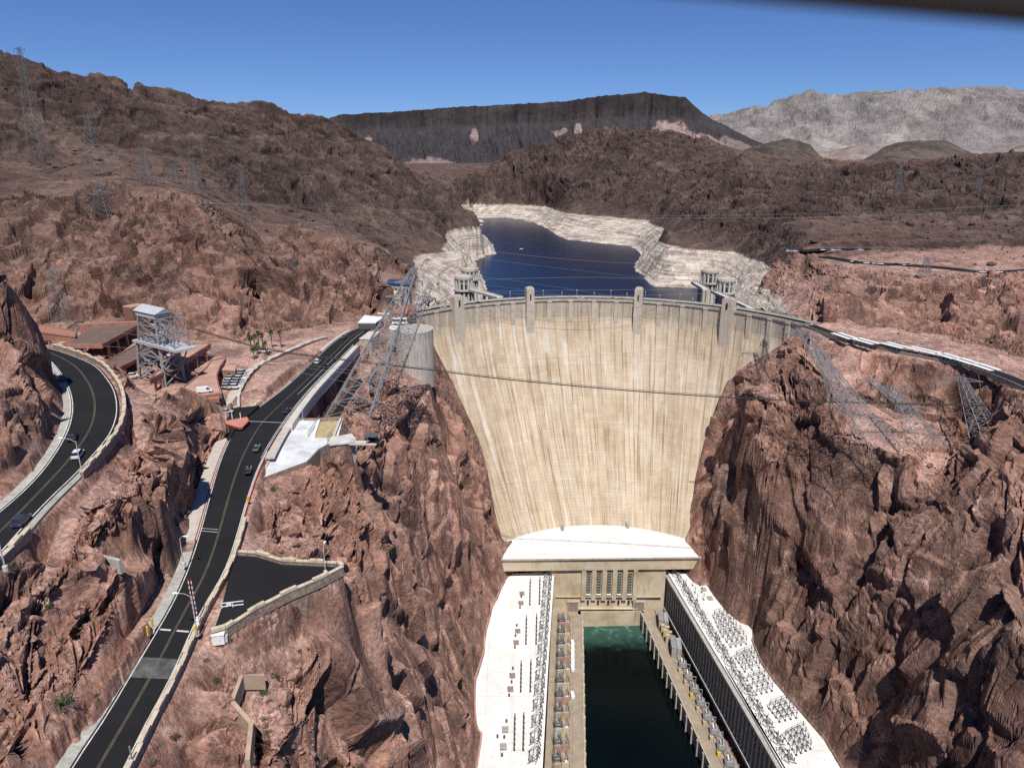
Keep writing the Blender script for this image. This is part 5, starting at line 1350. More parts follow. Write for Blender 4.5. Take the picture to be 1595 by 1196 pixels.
for u, v, y, zt, lb in ((722, 433, 540, 187.5, "front one of the left pair of fluted concrete intake towers"), (731, 422, 590, 186, "rear one of the left pair of fluted concrete intake towers"),
                    (1106, 427, 572, 187.5, "rear one of the right pair of fluted concrete intake towers"), (1131, 441, 528, 187.5, "front one of the right pair of fluted concrete intake towers")):
    intake(u, v, y, zt, lb)
def deck_bridge(p, q, w, lb, legs=()):
    p, q = Vector(p), Vector(q); t = thing("access_bridge", lb, "bridge", (p + q) / 2); d = q - p; rz = math.atan2(d.y, d.x)
    mb = MB(); mb.bar(p, q, 1.2, w) if False else mb.box((p + q) / 2, (d.length, w, 1.0), rz=rz); local(mb.build("deck", M['conc_pale'], t), t)
    n_ = Vector((-d.y, d.x, 0)).normalized(); mb = MB()
    for s in (-1, 1): mb.box((p + q) / 2 + n_ * s * w / 2 + Vector((0, 0, .9)), (d.length, .3, 1.0), rz=rz)
    local(mb.build("parapet", M['conc_pale'], t), t)
    for f_ in legs:
        c = p.lerp(q, f_); mb = MB(); mb.box((c.x, c.y, c.z - 16), (2.0, w * .7, 31)); local(mb.build("pier", M['conc_grey'], t), t)
deck_bridge((-35, 541, 177), crest(R(-21), 155, 177), 5, "concrete bridge from the left intake towers to the dam crest", (.2, .55))
deck_bridge((-36, 545, 177.2), (-36, 585, 177.2), 5, "short bridge joining the two left intake towers", (.5,))
deck_bridge((151, 526, 177), crest(R(46), 155, 177), 5, "concrete bridge from the right intake towers to the dam crest", (.2, .6))
deck_bridge((147, 535, 177.2), (146, 568, 177.2), 5, "short bridge joining the two right intake towers", (.5,))
# ---------------------------------------------------------------- buildings at the west end of the dam
def block(name, lb, cat, px, ztop, zbase, m, roofm=None, roof_t=.5, windows=None, grp=None):
    """flat-roofed building from the four corners of its roof seen in the photo"""
    q = [Pz(u, v, ztop) for u, v in px]; t = thing(name, lb, cat, (q[0][0], q[0][1], zbase), 0, grp)
    mb = MB(); mb.prism([(p[0], p[1]) for p in q], zbase - 4, ztop - roof_t); local(mb.build("wall", M[m], t), t)
    c = Vector((sum(p[0] for p in q) / len(q), sum(p[1] for p in q) / len(q), 0))
    mb = MB(); mb.prism([tuple((c + (Vector((p[0], p[1], 0)) - c) * 1.03)[:2]) for p in q], ztop - roof_t, ztop); local(mb.build("roof", M[roofm or m], t), t)
    return t, q
def facade(t, a, b, z0, z1, nx, nz, m='glass', fw=.62, fh=.62):
    a, b = Vector(a), Vector(b); d = b - a; d.z = 0; L = d.length; d = d / L; n_ = Vector((d.y, -d.x, 0)); rz = math.atan2(d.y, d.x)
    for i in range(nx):
        for k in range(nz):
            c = Vector((a.x, a.y, 0)) + d * L * (i + .5) / nx + n_ * .04; mb = MB(); mb.box((c.x, c.y, z0 + (z1 - z0) * (k + .5) / nz), (L / nx * fw, .3, (z1 - z0) / nz * fh), rz=rz); local(mb.build("window", M[m], t), t)
# round concrete visitor centre
vc = Vector(Pz(645, 512, 184)); 
t = thing("visitor_centre", "round plain concrete drum building at the left end of the dam", "building", (vc.x, vc.y, 158))
rV = 10.2
def drum(prof, m, nm): 
    mb = MB(); mb.lathe(prof, (vc.x, vc.y, 0), 56); return local(mb.build(nm, M[m], t), t)
mdr = mat("pale_drum_concrete", (.46, .41, .36), .85, .12, .3, streak=.35); M['drum'] = mdr
drum([(rV, 152), (rV, 184.0), (rV - .5, 184.0)], 'drum', "wall"); drum([(rV - .5, 182.6), (rV - .5, 182.9), (.1, 182.95)], 'terra_pale', "roof_deck")
drum([(rV + .12, 183.3), (rV + .12, 184.3), (rV - .6, 184.3), (rV - .6, 182.8)], 'conc_pale', "parapet")
for k in range(9):
    a = R(200 + k * 16); mb = MB(); mb.box((vc.x + (rV + .02) * math.cos(a), vc.y + (rV + .02) * math.sin(a), 181.9), (.08, .5, 2.2 + 1.6 * (k % 3)), rz=a); local(mb.build("drain_stain", M['stone'], t), t)
t, q = block("annex", "low concrete annex wall with pale top left of the round visitor centre", "building", [(560, 527), (578, 528), (592, 517), (575, 516)], 181, 160, 'conc', 'conc_pale')
t, q = block("tower_building", "brown brick tower block with a dark glass grid behind the visitor centre", "building", [(635, 482), (648, 482), (648, 476), (636, 475)], 191, 176, 'brown', 'brown'); facade(t, q[0], q[1], 178, 188.5, 4, 5, 'glass', .8, .8)
t, q = block("stepped_building", "brown building with white balcony bands left of the brick tower", "building", [(611, 487), (634, 488), (635, 477), (613, 476)], 189, 176, 'brown', 'terra')
for k in range(4):
    mb = MB(); a, b = Vector(q[0]), Vector(q[1]); mb.box(((a.x + b.x) / 2, (a.y + b.y) / 2 - .5, 178.5 + 2.5 * k), ((b - a).length, 1.4, .9)); local(mb.build("balcony", M['white'], t), t)
t, q = block("snack_bar", "low building with a bright white flat roof beside the road at the dam", "building", [(558, 502), (585, 502), (597, 494), (568, 491)], 182.5, 178, 'steel_dark', 'white', .7)
t, q = block("pavilion", "small white roofed pavilion behind the snack bar", "building", [(588, 488), (606, 490), (611, 482), (594, 481)], 182.5, 178, 'conc_grey', 'conc_pale', .7)
t, q = block("booth", "small white topped kiosk left of the annex wall", "building", [(606, 512), (618, 513), (620, 506), (609, 505)], 182, 176, 'conc_grey', 'white', .5)
t, q = block("exhibit_hall", "pale hall with a tan hipped roof above the snack bar", "building", [(597, 464), (624, 466), (628, 455), (603, 454)], 186, 177, 'conc_pale', 'beige', .6); facade(t, q[0], q[1], 178.5, 184, 3, 1, 'glass', .3, .6)
cxy = Vector((sum(p[0] for p in q) / 4, sum(p[1] for p in q) / 4, 189)); mb = MB(); n0 = [Vector(p) for p in q]; mb.add([tuple(p + Vector((0, 0, .02))) for p in n0] + [tuple(cxy + Vector((-3, 0, 0))), tuple(cxy + Vector((3, 0, 0)))], [(0, 1, 5, 4), (1, 2, 5), (2, 3, 4, 5), (3, 0, 4)]); local(mb.build("hip_roof", M['beige'], t), t)
t, q = block("lake_building", "grey walled building under a long blue canvas roof above the lake", "building", [(602, 441), (637, 444), (640, 437), (606, 435)], 187, 177, 'conc_grey', 'blue', 1.2); facade(t, q[0], q[1], 178, 185, 6, 1, 'darkwin', .4, .7)

# ---------------------------------------------------------------- parking garage of terracotta concrete
def slab_deck(lb, px, z, th, fascia='terra', top='terra_pale', cols=4, zb=181.5, name="garage_deck", curb=True):
    q = [Pz(u, v, z) for u, v in px]; t = thing(name, lb, "parking garage", (q[0][0], q[0][1], zb), 0, "terracotta parking garage")
    pl = [(p[0], p[1]) for p in q]
    mb = MB(); mb.prism(pl, z - th, z - .06); local(mb.build("slab", M[fascia], t), t)
    mb = MB(); c = Vector((sum(p[0] for p in pl) / len(pl), sum(p[1] for p in pl) / len(pl), 0)); mb.prism([tuple((c + (Vector((p[0], p[1], 0)) - c) * .965)[:2]) for p in pl], z - .08, z); local(mb.build("deck_surface", M[top], t), t)
    if curb: local(lin_wall(q + [q[0]], .5, .75, -.3).build("parapet", M[fascia], t), t)
    for i in range(len(q)):
        a, b = Vector(q[i]), Vector(q[(i + 1) % len(q)]); n = max(1, int((b - a).length / 9))
        for k in range(n):
            p = a.lerp(b, (k + .5) / n); p = p + (c - Vector((p.x, p.y, 0))).normalized() * .8; mb = MB(); mb.box((p.x, p.y, (zb - 4 + z - th) / 2), (.9, .9, z - th - zb + 4)); local(mb.build("column", M['terra'], t), t)
    return t, q
mroofb = mat("brown_roof_gravel", (.155, .105, .085), .9, .18, .3); M['roofb'] = mroofb
slab_deck("wide brown roof of the terracotta garage with orange fascia, left of the steel headtower", [(100, 536), (159, 536), (219, 503), (150, 505)], 192.5, 2.0, 'terra', 'roofb', curb=False)
slab_deck("lower brown garage deck with a dark edge between the main roof and the headtower", [(143, 575), (181, 575), (262, 536), (222, 533)], 188.0, 1.6, 'terra', 'roofb')
slab_deck("long narrow pink roof beam of the garage running behind the headtower", [(233, 591), (266, 575), (328, 536), (304, 535), (262, 561)], 189.0, 2.2, 'terra', 'terra_pale')
slab_deck("curved pink exit ramp of the garage with black openings below", [(283, 606), (304, 590), (322, 573), (329, 562), (352, 558), (342, 572), (337, 586), (340, 600), (345, 613), (300, 619)], 186.2, 1.8, 'terra', 'terra_pale')
slab_deck("orange brown garage wing at the far left behind the dark outcrop", [(56, 517), (118, 525), (119, 517), (60, 506)], 193.5, 3.5, 'terra', 'terra')
slab_deck("pale curved upper ramp at the left of the main garage roof", [(75, 540), (95, 530), (122, 522), (121, 528), (104, 534), (84, 543)], 190.5, 1.5, 'terra_pale', 'terra_pale')
t, q = block("wall_screen", "long orange brown screen wall behind the main garage roof", "wall", [(123, 506), (216, 501), (216, 499.5), (123, 504)], 194.0, 186, 'terra', 'terra')
t, q = block("stair_tower", "square brown stair tower with a pale rim at the back of the garage", "building", [(191, 477), (205, 478.5), (226, 474), (213, 472.5)], 200.5, 186, 'brown', 'terra_pale', .6)
t, q = block("entrance_building", "brown building under the curved ramp facing the side street", "building", [(317, 622), (341, 621), (342, 615), (318, 616)], 185.5, 180, 'terra', 'terra'); facade(t, q[0], q[1], 181.2, 184.6, 3, 1, 'black', .8, .7)
t, q = block("ticket_booth", "small orange building between the ramp and the parked silver cars", "building", [(344, 576), (366, 577), (368, 569), (348, 568)], 184.5, 181, 'terra', 'terra_pale')
# gravel mound walkway and walls
mw = MW
stone_wall("garden_wall", mw, "curved pale walkway wall around the gravel mound", .9, .8, cap=True, capm='conc_pale')
structure(strip("path", lift(offset_line(mw, -4.4), .2), lift(offset_line(mw, -.8), .2), M['walk'], thick=.8))

# ---------------------------------------------------------------- steel cableway headtower
def headtower():
    a, b = Vector(Pz(217, 590, 183)), Vector(Pz(258, 603, 183)); t = thing("cableway_headtower", "grey steel cableway headtower with a small roofed cabin and side frame", "tower", a)
    d = (b - a); d.z = 0; L = d.length; d /= L; n_ = Vector((-d.y, d.x, 0)); D = 9.0
    zp, zt = 199.5, 210.5
    def P(s, w, z, k=1.0):
        c = a + d * L / 2 + n_ * D / 2; return Vector((c.x, c.y, 0)) + d * (s - .5) * L * k + n_ * (w - .5) * D * k + Vector((0, 0, z))
    legs = [(0, 0), (1, 0), (1, 1), (0, 1)]
    for s, w in legs: mb = MB(); mb.bar(P(s, w, 181), P(s, w, zp, .82), 1.0); local(mb.build("leg", M['steel'], t), t)
    mb = MB()
    lv = [(183.5, .985), (189, .93), (194.5, .875), (zp, .82)]
    for i in range(3):
        (z0, k0), (z1, k1) = lv[i], lv[i + 1]
        for j in range(4):
            s0, s1 = legs[j], legs[(j + 1) % 4]
            mb.bar(P(*s0, z1, k1), P(*s1, z1, k1), .5); mb.bar(P(*s0, z0, k0), P(*s1, z1, k1), .4); mb.bar(P(*s1, z0, k0), P(*s0, z1, k1), .4)
    local(mb.build("bracing", M['steel'], t), t)
    mb = MB(); c = P(.5, .5, zp); rz = math.atan2(d.y, d.x); mb.box(c + d * 5.6, (L * .9 + 14, D * 1.05, .9), rz=rz); local(mb.build("platform", M['steel_light'], t), t)
    mb = MB()
    for s, w in legs: mb.bar(P(s, w, zp, .75), P(s, w, zt, .62), .6)
    for i in range(3):
        z0 = zp + (zt - zp) * i / 3; z1 = zp + (zt - zp) * (i + 1) / 3; k0 = .75 - .13 * i / 3; k1 = .75 - .13 * (i + 1) / 3
        for j in range(4):
            s0, s1 = legs[j], legs[(j + 1) % 4]; mb.bar(P(*s0, z1, k1), P(*s1, z1, k1), .35); mb.bar(P(*s0, z0, k0), P(*s1, z1, k1), .28); mb.bar(P(*s1, z0, k0), P(*s0, z1, k1), .28)
    local(mb.build("upper_frame", M['steel'], t), t)
    mb = MB(); c = P(.5, .5, 0); mb.box(c + Vector((0, 0, zt + 1.0)), (L * .70, D * .72, 2.0), rz=rz); ca = local(mb.build("cabin", M['steel_light'], t), t)
    mb = MB(); e = [P(s, w, zt + 2.0, .82) for s, w in legs]; r0, r1 = P(0, .62, zt + 4.0, .86), P(1, .62, zt + 4.0, .86)
    mb.add([tuple(x) for x in e] + [tuple(r0), tuple(r1)], [(0, 1, 5, 4), (1, 2, 5), (2, 3, 4, 5), (3, 0, 4), (3, 2, 1, 0)]); mb.build("roof", M['steel_light'], ca)
    mb = MB()     # open frame carried on the right of the platform
    o = c + d * (L * .45 + 5.5)
    for sx in (-4.0, 4.0):
        for sy in (-3.0, 3.0): mb.bar(o + d * sx + n_ * sy + Vector((0, 0, zp)), o + d * sx + n_ * sy + Vector((0, 0, zt + .5)), .4)
    for z in (zp + 5.5, zt + .5):
        for s in (-3.0, 3.0): mb.bar(o + d * -4 + n_ * s + Vector((0, 0, z)), o + d * 4 + n_ * s + Vector((0, 0, z)), .35)
        for s in (-4.0, 4.0): mb.bar(o + d * s + n_ * -3 + Vector((0, 0, z)), o + d * s + n_ * 3 + Vector((0, 0, z)), .35)
    for s in (-3.0, 3.0):
        mb.bar(o + d * -4 + n_ * s + Vector((0, 0, zp)), o + d * 4 + n_ * s + Vector((0, 0, zt)), .22); mb.bar(o + d * 4 + n_ * s + Vector((0, 0, zp)), o + d * -4 + n_ * s + Vector((0, 0, zt)), .22)
        mb.bar(o + d * -11 + n_ * s + Vector((0, 0, zt)), o + d * 4 + n_ * s + Vector((0, 0, zt + .5)), .35)
    mb.bar(P(1, 0, 190, .92), o + d * 3 + n_ * -3 + Vector((0, 0, zp - .4)), .45); mb.bar(P(1, 1, 190, .92), o + d * 3 + n_ * 3 + Vector((0, 0, zp - .4)), .45)
    local(mb.build("side_frame", M['steel'], t), t)
    mb = MB()
    for z in (zp + 2, zp + 5, zp + 8): mb.tube([c + d * 2 + n_ * -2 + Vector((0, 0, z)), c + d * 9 + n_ * -1 + Vector((0, 0, z + .4))], .55, 8)
    local(mb.build("cable_sheave", M['steel_light'], t), t)
    mb = MB()
    for z in (.5, 1.1): 
        for s in (-1, 1): mb.bar(P(.5, .5, zp + z) + d * -7 + n_ * s * D * .52, P(.5, .5, zp + z) + d * 17 + n_ * s * D * .52, .08)
    local(mb.build("railing", M['steel'], t), t)
headtower()

# ---------------------------------------------------------------- lattice transmission towers
def lattice(lb, base, top, wb, wt, levels, arms=(), m='pylon', bar=.16, waist=None, feet=True, grp="lattice transmission towers", name="lattice_tower"):
    """base, top: centre points; wb, wt: side lengths; arms: (fraction, half length)"""
    base, top = Vector(base), Vector(top); ax = top - base; t = thing(name, lb, "pylon", base, 0, grp)
    def ring(f):
        w = wb + (wt - wb) * f if waist is None else np.interp(f, [0, waist[0], 1], [wb, waist[1], wt]); c = base + ax * f
        return [c + Vector((sx * w / 2, sy * w / 2, 0)) for sx, sy in ((-1, -1), (1, -1), (1, 1), (-1, 1))]
    fr = [1 - (1 - i / levels) ** .8 if False else (i / levels) ** .9 for i in range(levels + 1)]
    rings = [ring(f) for f in fr]
    for j in range(4):
        mb = MB()
        mb.bar(rings[0][j] - Vector((0, 0, 2.5)), rings[0][j], bar * 1.6)
        for i in range(levels): mb.bar(rings[i][j], rings[i + 1][j], bar * (1.5 - .6 * i / levels))
        local(mb.build("leg", M[m], t), t)
    mb = MB()
    for i in range(levels):
        for j in range(4):
            j2 = (j + 1) % 4; A, B, C, D_ = rings[i][j], rings[i][j2], rings[i + 1][j], rings[i + 1][j2]
            mb.bar(A, D_, bar * .7); mb.bar(B, C, bar * .7); mb.bar(C, D_, bar * .6)
            if i < levels * .85:
                mb.bar((A + B) / 2, (A + D_) / 2, bar * .4); mb.bar((A + B) / 2, (B + C) / 2, bar * .4)
    local(mb.build("bracing", M[m], t), t)
    for f, h, ang in arms:
        c = base + ax * f; d = Vector((math.cos(ang), math.sin(ang), 0)); mb = MB(); w = np.interp(f, [0, 1], [wb, wt]) * .5 + .5
        n_ = Vector((-d.y, d.x, 0))
        for s in (-1, 1):
            e = c + d * s * h
            for q in (-1, 1):
                mb.bar(c + n_ * q * w * .7 + Vector((0, 0, .9)), e, bar * .8); mb.bar(c + n_ * q * w * .7 - Vector((0, 0, .9)), e, bar * .8)
            for k in range(1, 5):
                g_ = k / 5; mb.bar(c + n_ * w * .7 * (1 - g_) + d * s * h * g_ + Vector((0, 0, .9 * (1 - g_))), c - n_ * w * .7 * (1 - g_) + d * s * h * min(1, g_ + .15) - Vector((0, 0, .9 * (1 - g_))), bar * .5)
        arm = local(mb.build("cross_arm", M[m], t), t)
        mb = MB()
        for s in (-1, 0, 1):
            e = c + d * s * h * .96; mb.tube([e, e - Vector((0, 0, 2.2))], .16, 6)
        mb.build("insulator", M['porcelain'], arm)
    return t
def gz(u, v, z): return Pz(u, v, z)
A0 = R(20)
lattice("largest leaning lattice tower, beside the viaduct left of the visitor centre", (-64, 268, 176), (-40, 292, 229), 17, 2.4, 14, ((.80, 7, A0), (.90, 6, A0)), 'steel', .26)
lattice("second leaning lattice tower, standing just behind the largest one by the visitor centre", (-58, 312, 176), (-38, 330, 216), 13, 2.2, 12, ((.84, 6, A0),), 'steel', .24)
lattice("leaning lattice tower on the right rim, nearest the right end of the dam", Pz(1370, 690, 153), (133, 322, 197), 14, 2.4, 10, ((.93, 8, R(-25)),), 'steel', .19)
lattice("leaning lattice tower with a flat cross arm, in the middle of the right rim", Pz(1445, 690, 152.5), Py(1388, 602, 312), 12, 2.4, 8, ((.97, 8, R(-25)),), 'steel', .17)
lattice("leaning lattice tower with a flat cross arm, right of the middle one on the rim", Pz(1545, 690, 155), Py(1497, 588, 312), 12, 2.4, 8, ((.97, 8.5, R(-25)),), 'steel', .17)
lattice("lattice tower cut by the right edge of the photo below the canopies", Pz(1640, 690, 158), Py(1562, 660, 300), 11, 2.2, 7, ((.95, 7, R(-5)),), 'pylon', .17)
lattice("slender lattice tower between the nearest dam end tower and the canopies on the right rim", Pz(1318, 640, 161), Py(1272, 540, 345), 9, 2.0, 9, ((.9, 6, R(-25)),), 'steel', .18)
lattice("slender lattice tower behind the middle cross arm tower on the right rim", Pz(1420, 640, 157), Py(1352, 590, 330), 9, 2.0, 8, ((.95, 6, R(-25)),), 'steel', .17)
lattice("short lattice tower with a long arm at the rim against the pale dam face", Pz(1190, 588, 158), Py(1176, 550, 352), 5, 1.6, 5, ((.95, 7, R(-30)),), 'pylon', .16)
lattice("thin dark lattice mast standing on the rim in front of the dam face", Pz(1192, 560, 163), Py(1190, 528, 378), 4, .8, 7, ((.72, 2.4, R(0)), (.86, 2.0, R(0))), 'steel_dark', .13)
def hill_tower(lb, u, v0, y, v1, wb, arms, lv=9, m='pylon'):
    b = Vector(Py(u, v0, y)); b.z = max(b.z, ground(b.x, b.y) - 1) if abs(b.z - ground(b.x, b.y)) < 25 else b.z
    tp = Vector((b.x, b.y, Py(u, v1, y)[2])); lattice(lb, b, tp, wb, 2.0, lv, arms, m, .10 + y / 8000)
A1 = R(8)
hill_tower("tallest lattice tower, standing alone against the sky on the left hill", 62, 246, 600, 74, 11, ((.985, 4, A1),), 13)
hill_tower("broad lattice tower below the dark cliffs of the left hill", 148, 258, 600, 180, 11, ((.75, 10, A1), (.98, 9, A1)))
hill_tower("lattice tower on the left hill beside the pale track", 230, 280, 590, 232, 9, ((.7, 8, A1), (.97, 7, A1)))
hill_tower("lattice tower right of centre on the left hillside", 306, 302, 600, 246, 9, ((.7, 8, A1), (.97, 7, A1)))
hill_tower("small lattice tower between two larger ones on the left hill", 274, 285, 640, 255, 6, ((.95, 5, A1),), 7)
hill_tower("lattice tower on the upper left hill nearest the gully", 380, 325, 660, 255, 8, ((.95, 6, A1),), 8)
hill_tower("squat lattice tower on the ledge above the brown outcrop", 318, 362, 520, 322, 9, ((.9, 7, A1),), 7, 'steel_dark')
hill_tower("wide lattice tower on the outcrop above the garage", 163, 345, 480, 286, 11, ((.7, 9, A1), (.97, 8, A1)), 8)
hill_tower("leaning grey lattice tower at the foot of the outcrop behind the garage wing", 100, 512, 352, 418, 10, ((.95, 6, A1),), 10)
hill_tower("small pylon left of the palms above the parked cars", 461, 430, 452, 404, 3.5, ((.9, 3, A1),), 6)
hill_tower("lattice tower on the slope between the far desert roads and the right outcrop", 1436, 448, 505, 402, 8, ((.95, 7, A1),), 8)
hill_tower("distant lattice tower on the dark ridge at the right", 1521, 300, 900, 264, 8, ((.8, 7, A1),), 7)
hill_tower("faint distant lattice tower left of the one on the right ridge", 1398, 292, 900, 258, 7, ((.8, 6, A1),), 7)

# ---------------------------------------------------------------- cables
def cable(pts, r, m, lb, sag_pts=24, name="cable", grp=None):
    P = [Vector(p) for p in pts]; out = []
    for k in range(sag_pts + 1):
        f = k / sag_pts * (len(P) - 1); i = min(int(f), len(P) - 2); s = f - i
        p0, p1, p2, p3 = P[max(i - 1, 0)], P[i], P[i + 1], P[min(i + 2, len(P) - 1)]
        out.append(.5 * ((2 * p1) + (p2 - p0) * s + (2 * p0 - 5 * p1 + 4 * p2 - p3) * s * s + (3 * p1 - p0 - 3 * p2 + p3) * s ** 3))
    mb = MB(); mb.tube(out, r, 6); o = mb.build(name, M[m]); return tag(o, lb, "cable", grp)
cable([Py(u, v, y) for u, v, y in [(300, 512, 300), (420, 545, 306), (555, 563, 312), (680, 577.5, 316), (800, 592, 318), (1000, 610, 316), (1200, 622.5, 310), (1400, 629, 302), (1595, 632, 294), (1760, 632, 288)]], .26, 'cable', "thick dark track cable crossing in front of the whole dam face", 48)
cable([Py(u, v, y) for u, v, y in [(300, 510, 301), (420, 543, 307), (555, 561, 313), (680, 575, 317), (800, 589.5, 319), (1000, 607.5, 317), (1200, 620, 311), (1400, 627, 303), (1595, 630.5, 295), (1760, 631, 289)]], .10, 'cable', "thin hauling rope running just above the thick track cable", 48)
thin = [([(-20, 316, 520), (400, 318, 560), (720, 332, 560), (1000, 336, 545), (1300, 332, 520), (1620, 318, 500)], "upper pale conductor crossing the hills and lake from left to right"),
        ([(-20, 300, 520), (400, 320, 560), (720, 335, 560), (1000, 340, 545), (1300, 338, 520), (1620, 328, 500)], "pale conductor just under the upper one across the hills and lake"),
        ([(-20, 408, 430), (300, 424, 450), (600, 448, 470), (900, 460, 480), (1150, 455, 470), (1620, 430, 440)], "middle pale conductor low across the lake behind the dam"),
        ([(-20, 412, 425), (300, 432, 445), (600, 453, 465), (900, 452, 478), (1150, 448, 470), (1620, 424, 440)], "pale conductor crossing the lake just above the dam crest"),
        ([(-20, 424, 420), (300, 441, 440), (600, 440, 465), (900, 432, 478), (1150, 436, 470), (1620, 418, 440)], "pale conductor over the lake level with the intake towers"),
        ([(-20, 505, 280), (200, 520, 285), (420, 560, 290), (620, 585, 292)], "pale wire sagging past the headtower to the gorge rim, upper"),
        ([(-20, 528, 280), (200, 542, 285), (420, 566, 290), (620, 592, 292)], "pale wire sagging past the headtower platform to the gorge rim, lower"),
        ([(-20, 545, 275), (200, 557, 280), (420, 573, 286), (560, 600, 290)], "pale wire passing over the upper road and the garage ramp"),
        ([(620, 575, 330), (900, 570, 345), (1180, 551, 352)], "thin pale wire crossing the dam face to the short rim tower"),
        ([(660, 560, 335), (900, 556, 350), (1190, 530, 378)], "thin pale wire crossing the dam face to the dark mast"),
        ([(655, 420, 292), (820, 440, 330), (1000, 470, 345), (1250, 522, 322)], "pale wire from the largest leaning tower to the right rim tower, front"),
        ([(648, 432, 300), (820, 452, 336), (1000, 480, 349), (1245, 530, 325)], "pale wire from the largest leaning tower to the right rim tower, behind"),
        ([(1176, 552, 352), (1300, 551, 340), (1450, 552, 330), (1620, 560, 320)], "pale wire running along the right rim past the canopies"),
        ([(700, 395, 640), (820, 412, 640), (1000, 432, 640)], "thin pale wire low over the near lake")]
for pts, lb in thin: cable([Py(*p) for p in pts], .04 if pts[0][2] < 400 else .055, 'cable_light', lb, 30, "wire")
# buoy line and a small boat on the lake
mb = MB(); 
for k in range(110):
    p = Vector(Pz(760, 391, 129)).lerp(Vector(Pz(988, 411, 129)), k / 109); p.y -= 18 * math.sin(math.pi * k / 109); mb.box((p.x, p.y, 129.15), (1.5, .6, .5))
tag(mb.build("buoy_line", mat("faded_orange_float", (.36, .16, .10), .7)), "string of small orange floats across the lake", "buoy line")
p = Pz(812, 388, 129); t = thing("boat", "tiny white motor boat alone on the lake", "boat", p, R(30))
mb = MB(); mb.prism([(-3, -1.1), (1.5, -1.1), (3.4, 0), (1.5, 1.1), (-3, 1.1)], -.2, .9); mb.build("hull", M['white'], t); mb = MB(); mb.prism([(-1.2, -.8), (.8, -.7), (.8, .7), (-1.2, .8)], .9, 1.9); mb.build("cabin", M['glass'], t)
# ---------------------------------------------------------------- railing close to the eye, out of focus along the top
dr = Vector((1, 0, 0))
def cam_pt(u, v, d):
    a = ray(u, v); return Vector((0, 0, ZC)) + Vector(a) * d
p, q = cam_pt(560, -100, .46), cam_pt(1900, 12, .42); up_ = Vector((0, 0, 1))
t = thing("railing", "out of focus dark brown railing bar across the upper right corner", "railing", p)
mb = MB(); mb.bar(p - (q - p) * .6, q + (q - p) * .5, .035, .03); local(mb.build("rail", M['rail_brown'], t), t)
# ---------------------------------------------------------------- electrical gear on the wing roofs and quays
def ins_post(mb, p, h, r=.2):
    p = Vector(p); mb.tube([p, p + Vector((0, 0, h))], r * .6, 6)
    for k in range(4):
        z = h * (.35 + .16 * k); mb.lathe([(r * .6, z), (r * 1.35, z + .1), (r * .6, z + .2)], p, 7)
def ins_row(u, v0, v1, n, lb, grp, zr=33.0, h=3.4):
    a, b = Vector(Pz(u, v0, zr)), Vector(Pz(u - (v1 - v0) * .02, v1, zr)); t = thing("insulator_row", lb, "insulators", a, 0, grp)
    for k in range(n):
        p = a.lerp(b, k / (n - 1)); mb = MB(); mb.box(p + Vector((0, 0, .25)), (.9, .9, .5)); ins_post(mb, p, h, .26); local(mb.build("post_insulator", M['porcelain'], t), t)
    mb = MB(); mb.bar(a + Vector((0, 0, h)), b + Vector((0, 0, h)), .22); mb.bar(a + Vector((0, 0, .7)), b + Vector((0, 0, .7)), .25); local(mb.build("bus_bar", M['steel_dark'], t), t)
gl = "rows of dark insulators on the left powerhouse roof"
side_ = ["left hand", "right hand"]; pos_ = ["farthest pair, under the dam", "second pair from the dam", "third pair from the dam", "pair nearest the viewer"]
for i, rowp in enumerate((((826, 908, 942), (841, 905, 941)), ((820, 966, 1003), (836, 963, 1003)), ((812, 1037, 1077), (827, 1035, 1077)), ((802, 1120, 1168), (816, 1118, 1168)))):
    for j, (u, v0, v1) in enumerate(rowp): ins_row(u, v0, v1, 7, "%s row of dark insulators on the left roof, %s" % (side_[j], pos_[i]), gl)
hatch_places = [(813, 924.5), (811.5, 939.5), (806.5, 983), (804, 1001), (798, 1052.5), (795, 1073.5), (787, 1136.5), (784, 1163), (1096, 918), (1106, 932)]
for u, v in hatch_places:
    p = Vector(Pz(u, v, 33)); t = thing("roof_hatch", "brown square hatch on the %s powerhouse roof" % ("left" if u < 900 else "right"), "hatch", p, R(3), "brown hatches on the %s powerhouse roof" % ("left" if u < 900 else "right"))
    mb = MB(); mb.box((0, 0, .25), (2.8, 3.4, .5)); mb.build("frame", M['stone'], t); mb = MB(); mb.box((0, 0, .54), (2.4, 3.0, .08)); mb.build("cover", M['stone'] if (u > 790 and u < 900) else M['greytan'], t)
for u, v in ((812, 930), (810, 947), (805, 975), (803, 991), (802, 1009), (799, 1042), (797, 1063), (793, 1084), (789, 1124), (785.5, 1149), (782, 1177), (775, 1148)):
    p = Vector(Pz(u, v, 33)); mb = MB(); mb.box((0, 0, .6), (.9, .9, 1.2)); mb.lathe([(.3, 1.2), (.45, 1.4), (.1, 1.6)], (0, 0, 0), 8); o = mb.build("roof_vent", M['steel_dark']); o.location = p; tag(o, "small dark roof vent in the line of hatches on the left powerhouse roof", "vent", "small vents on the left powerhouse roof")
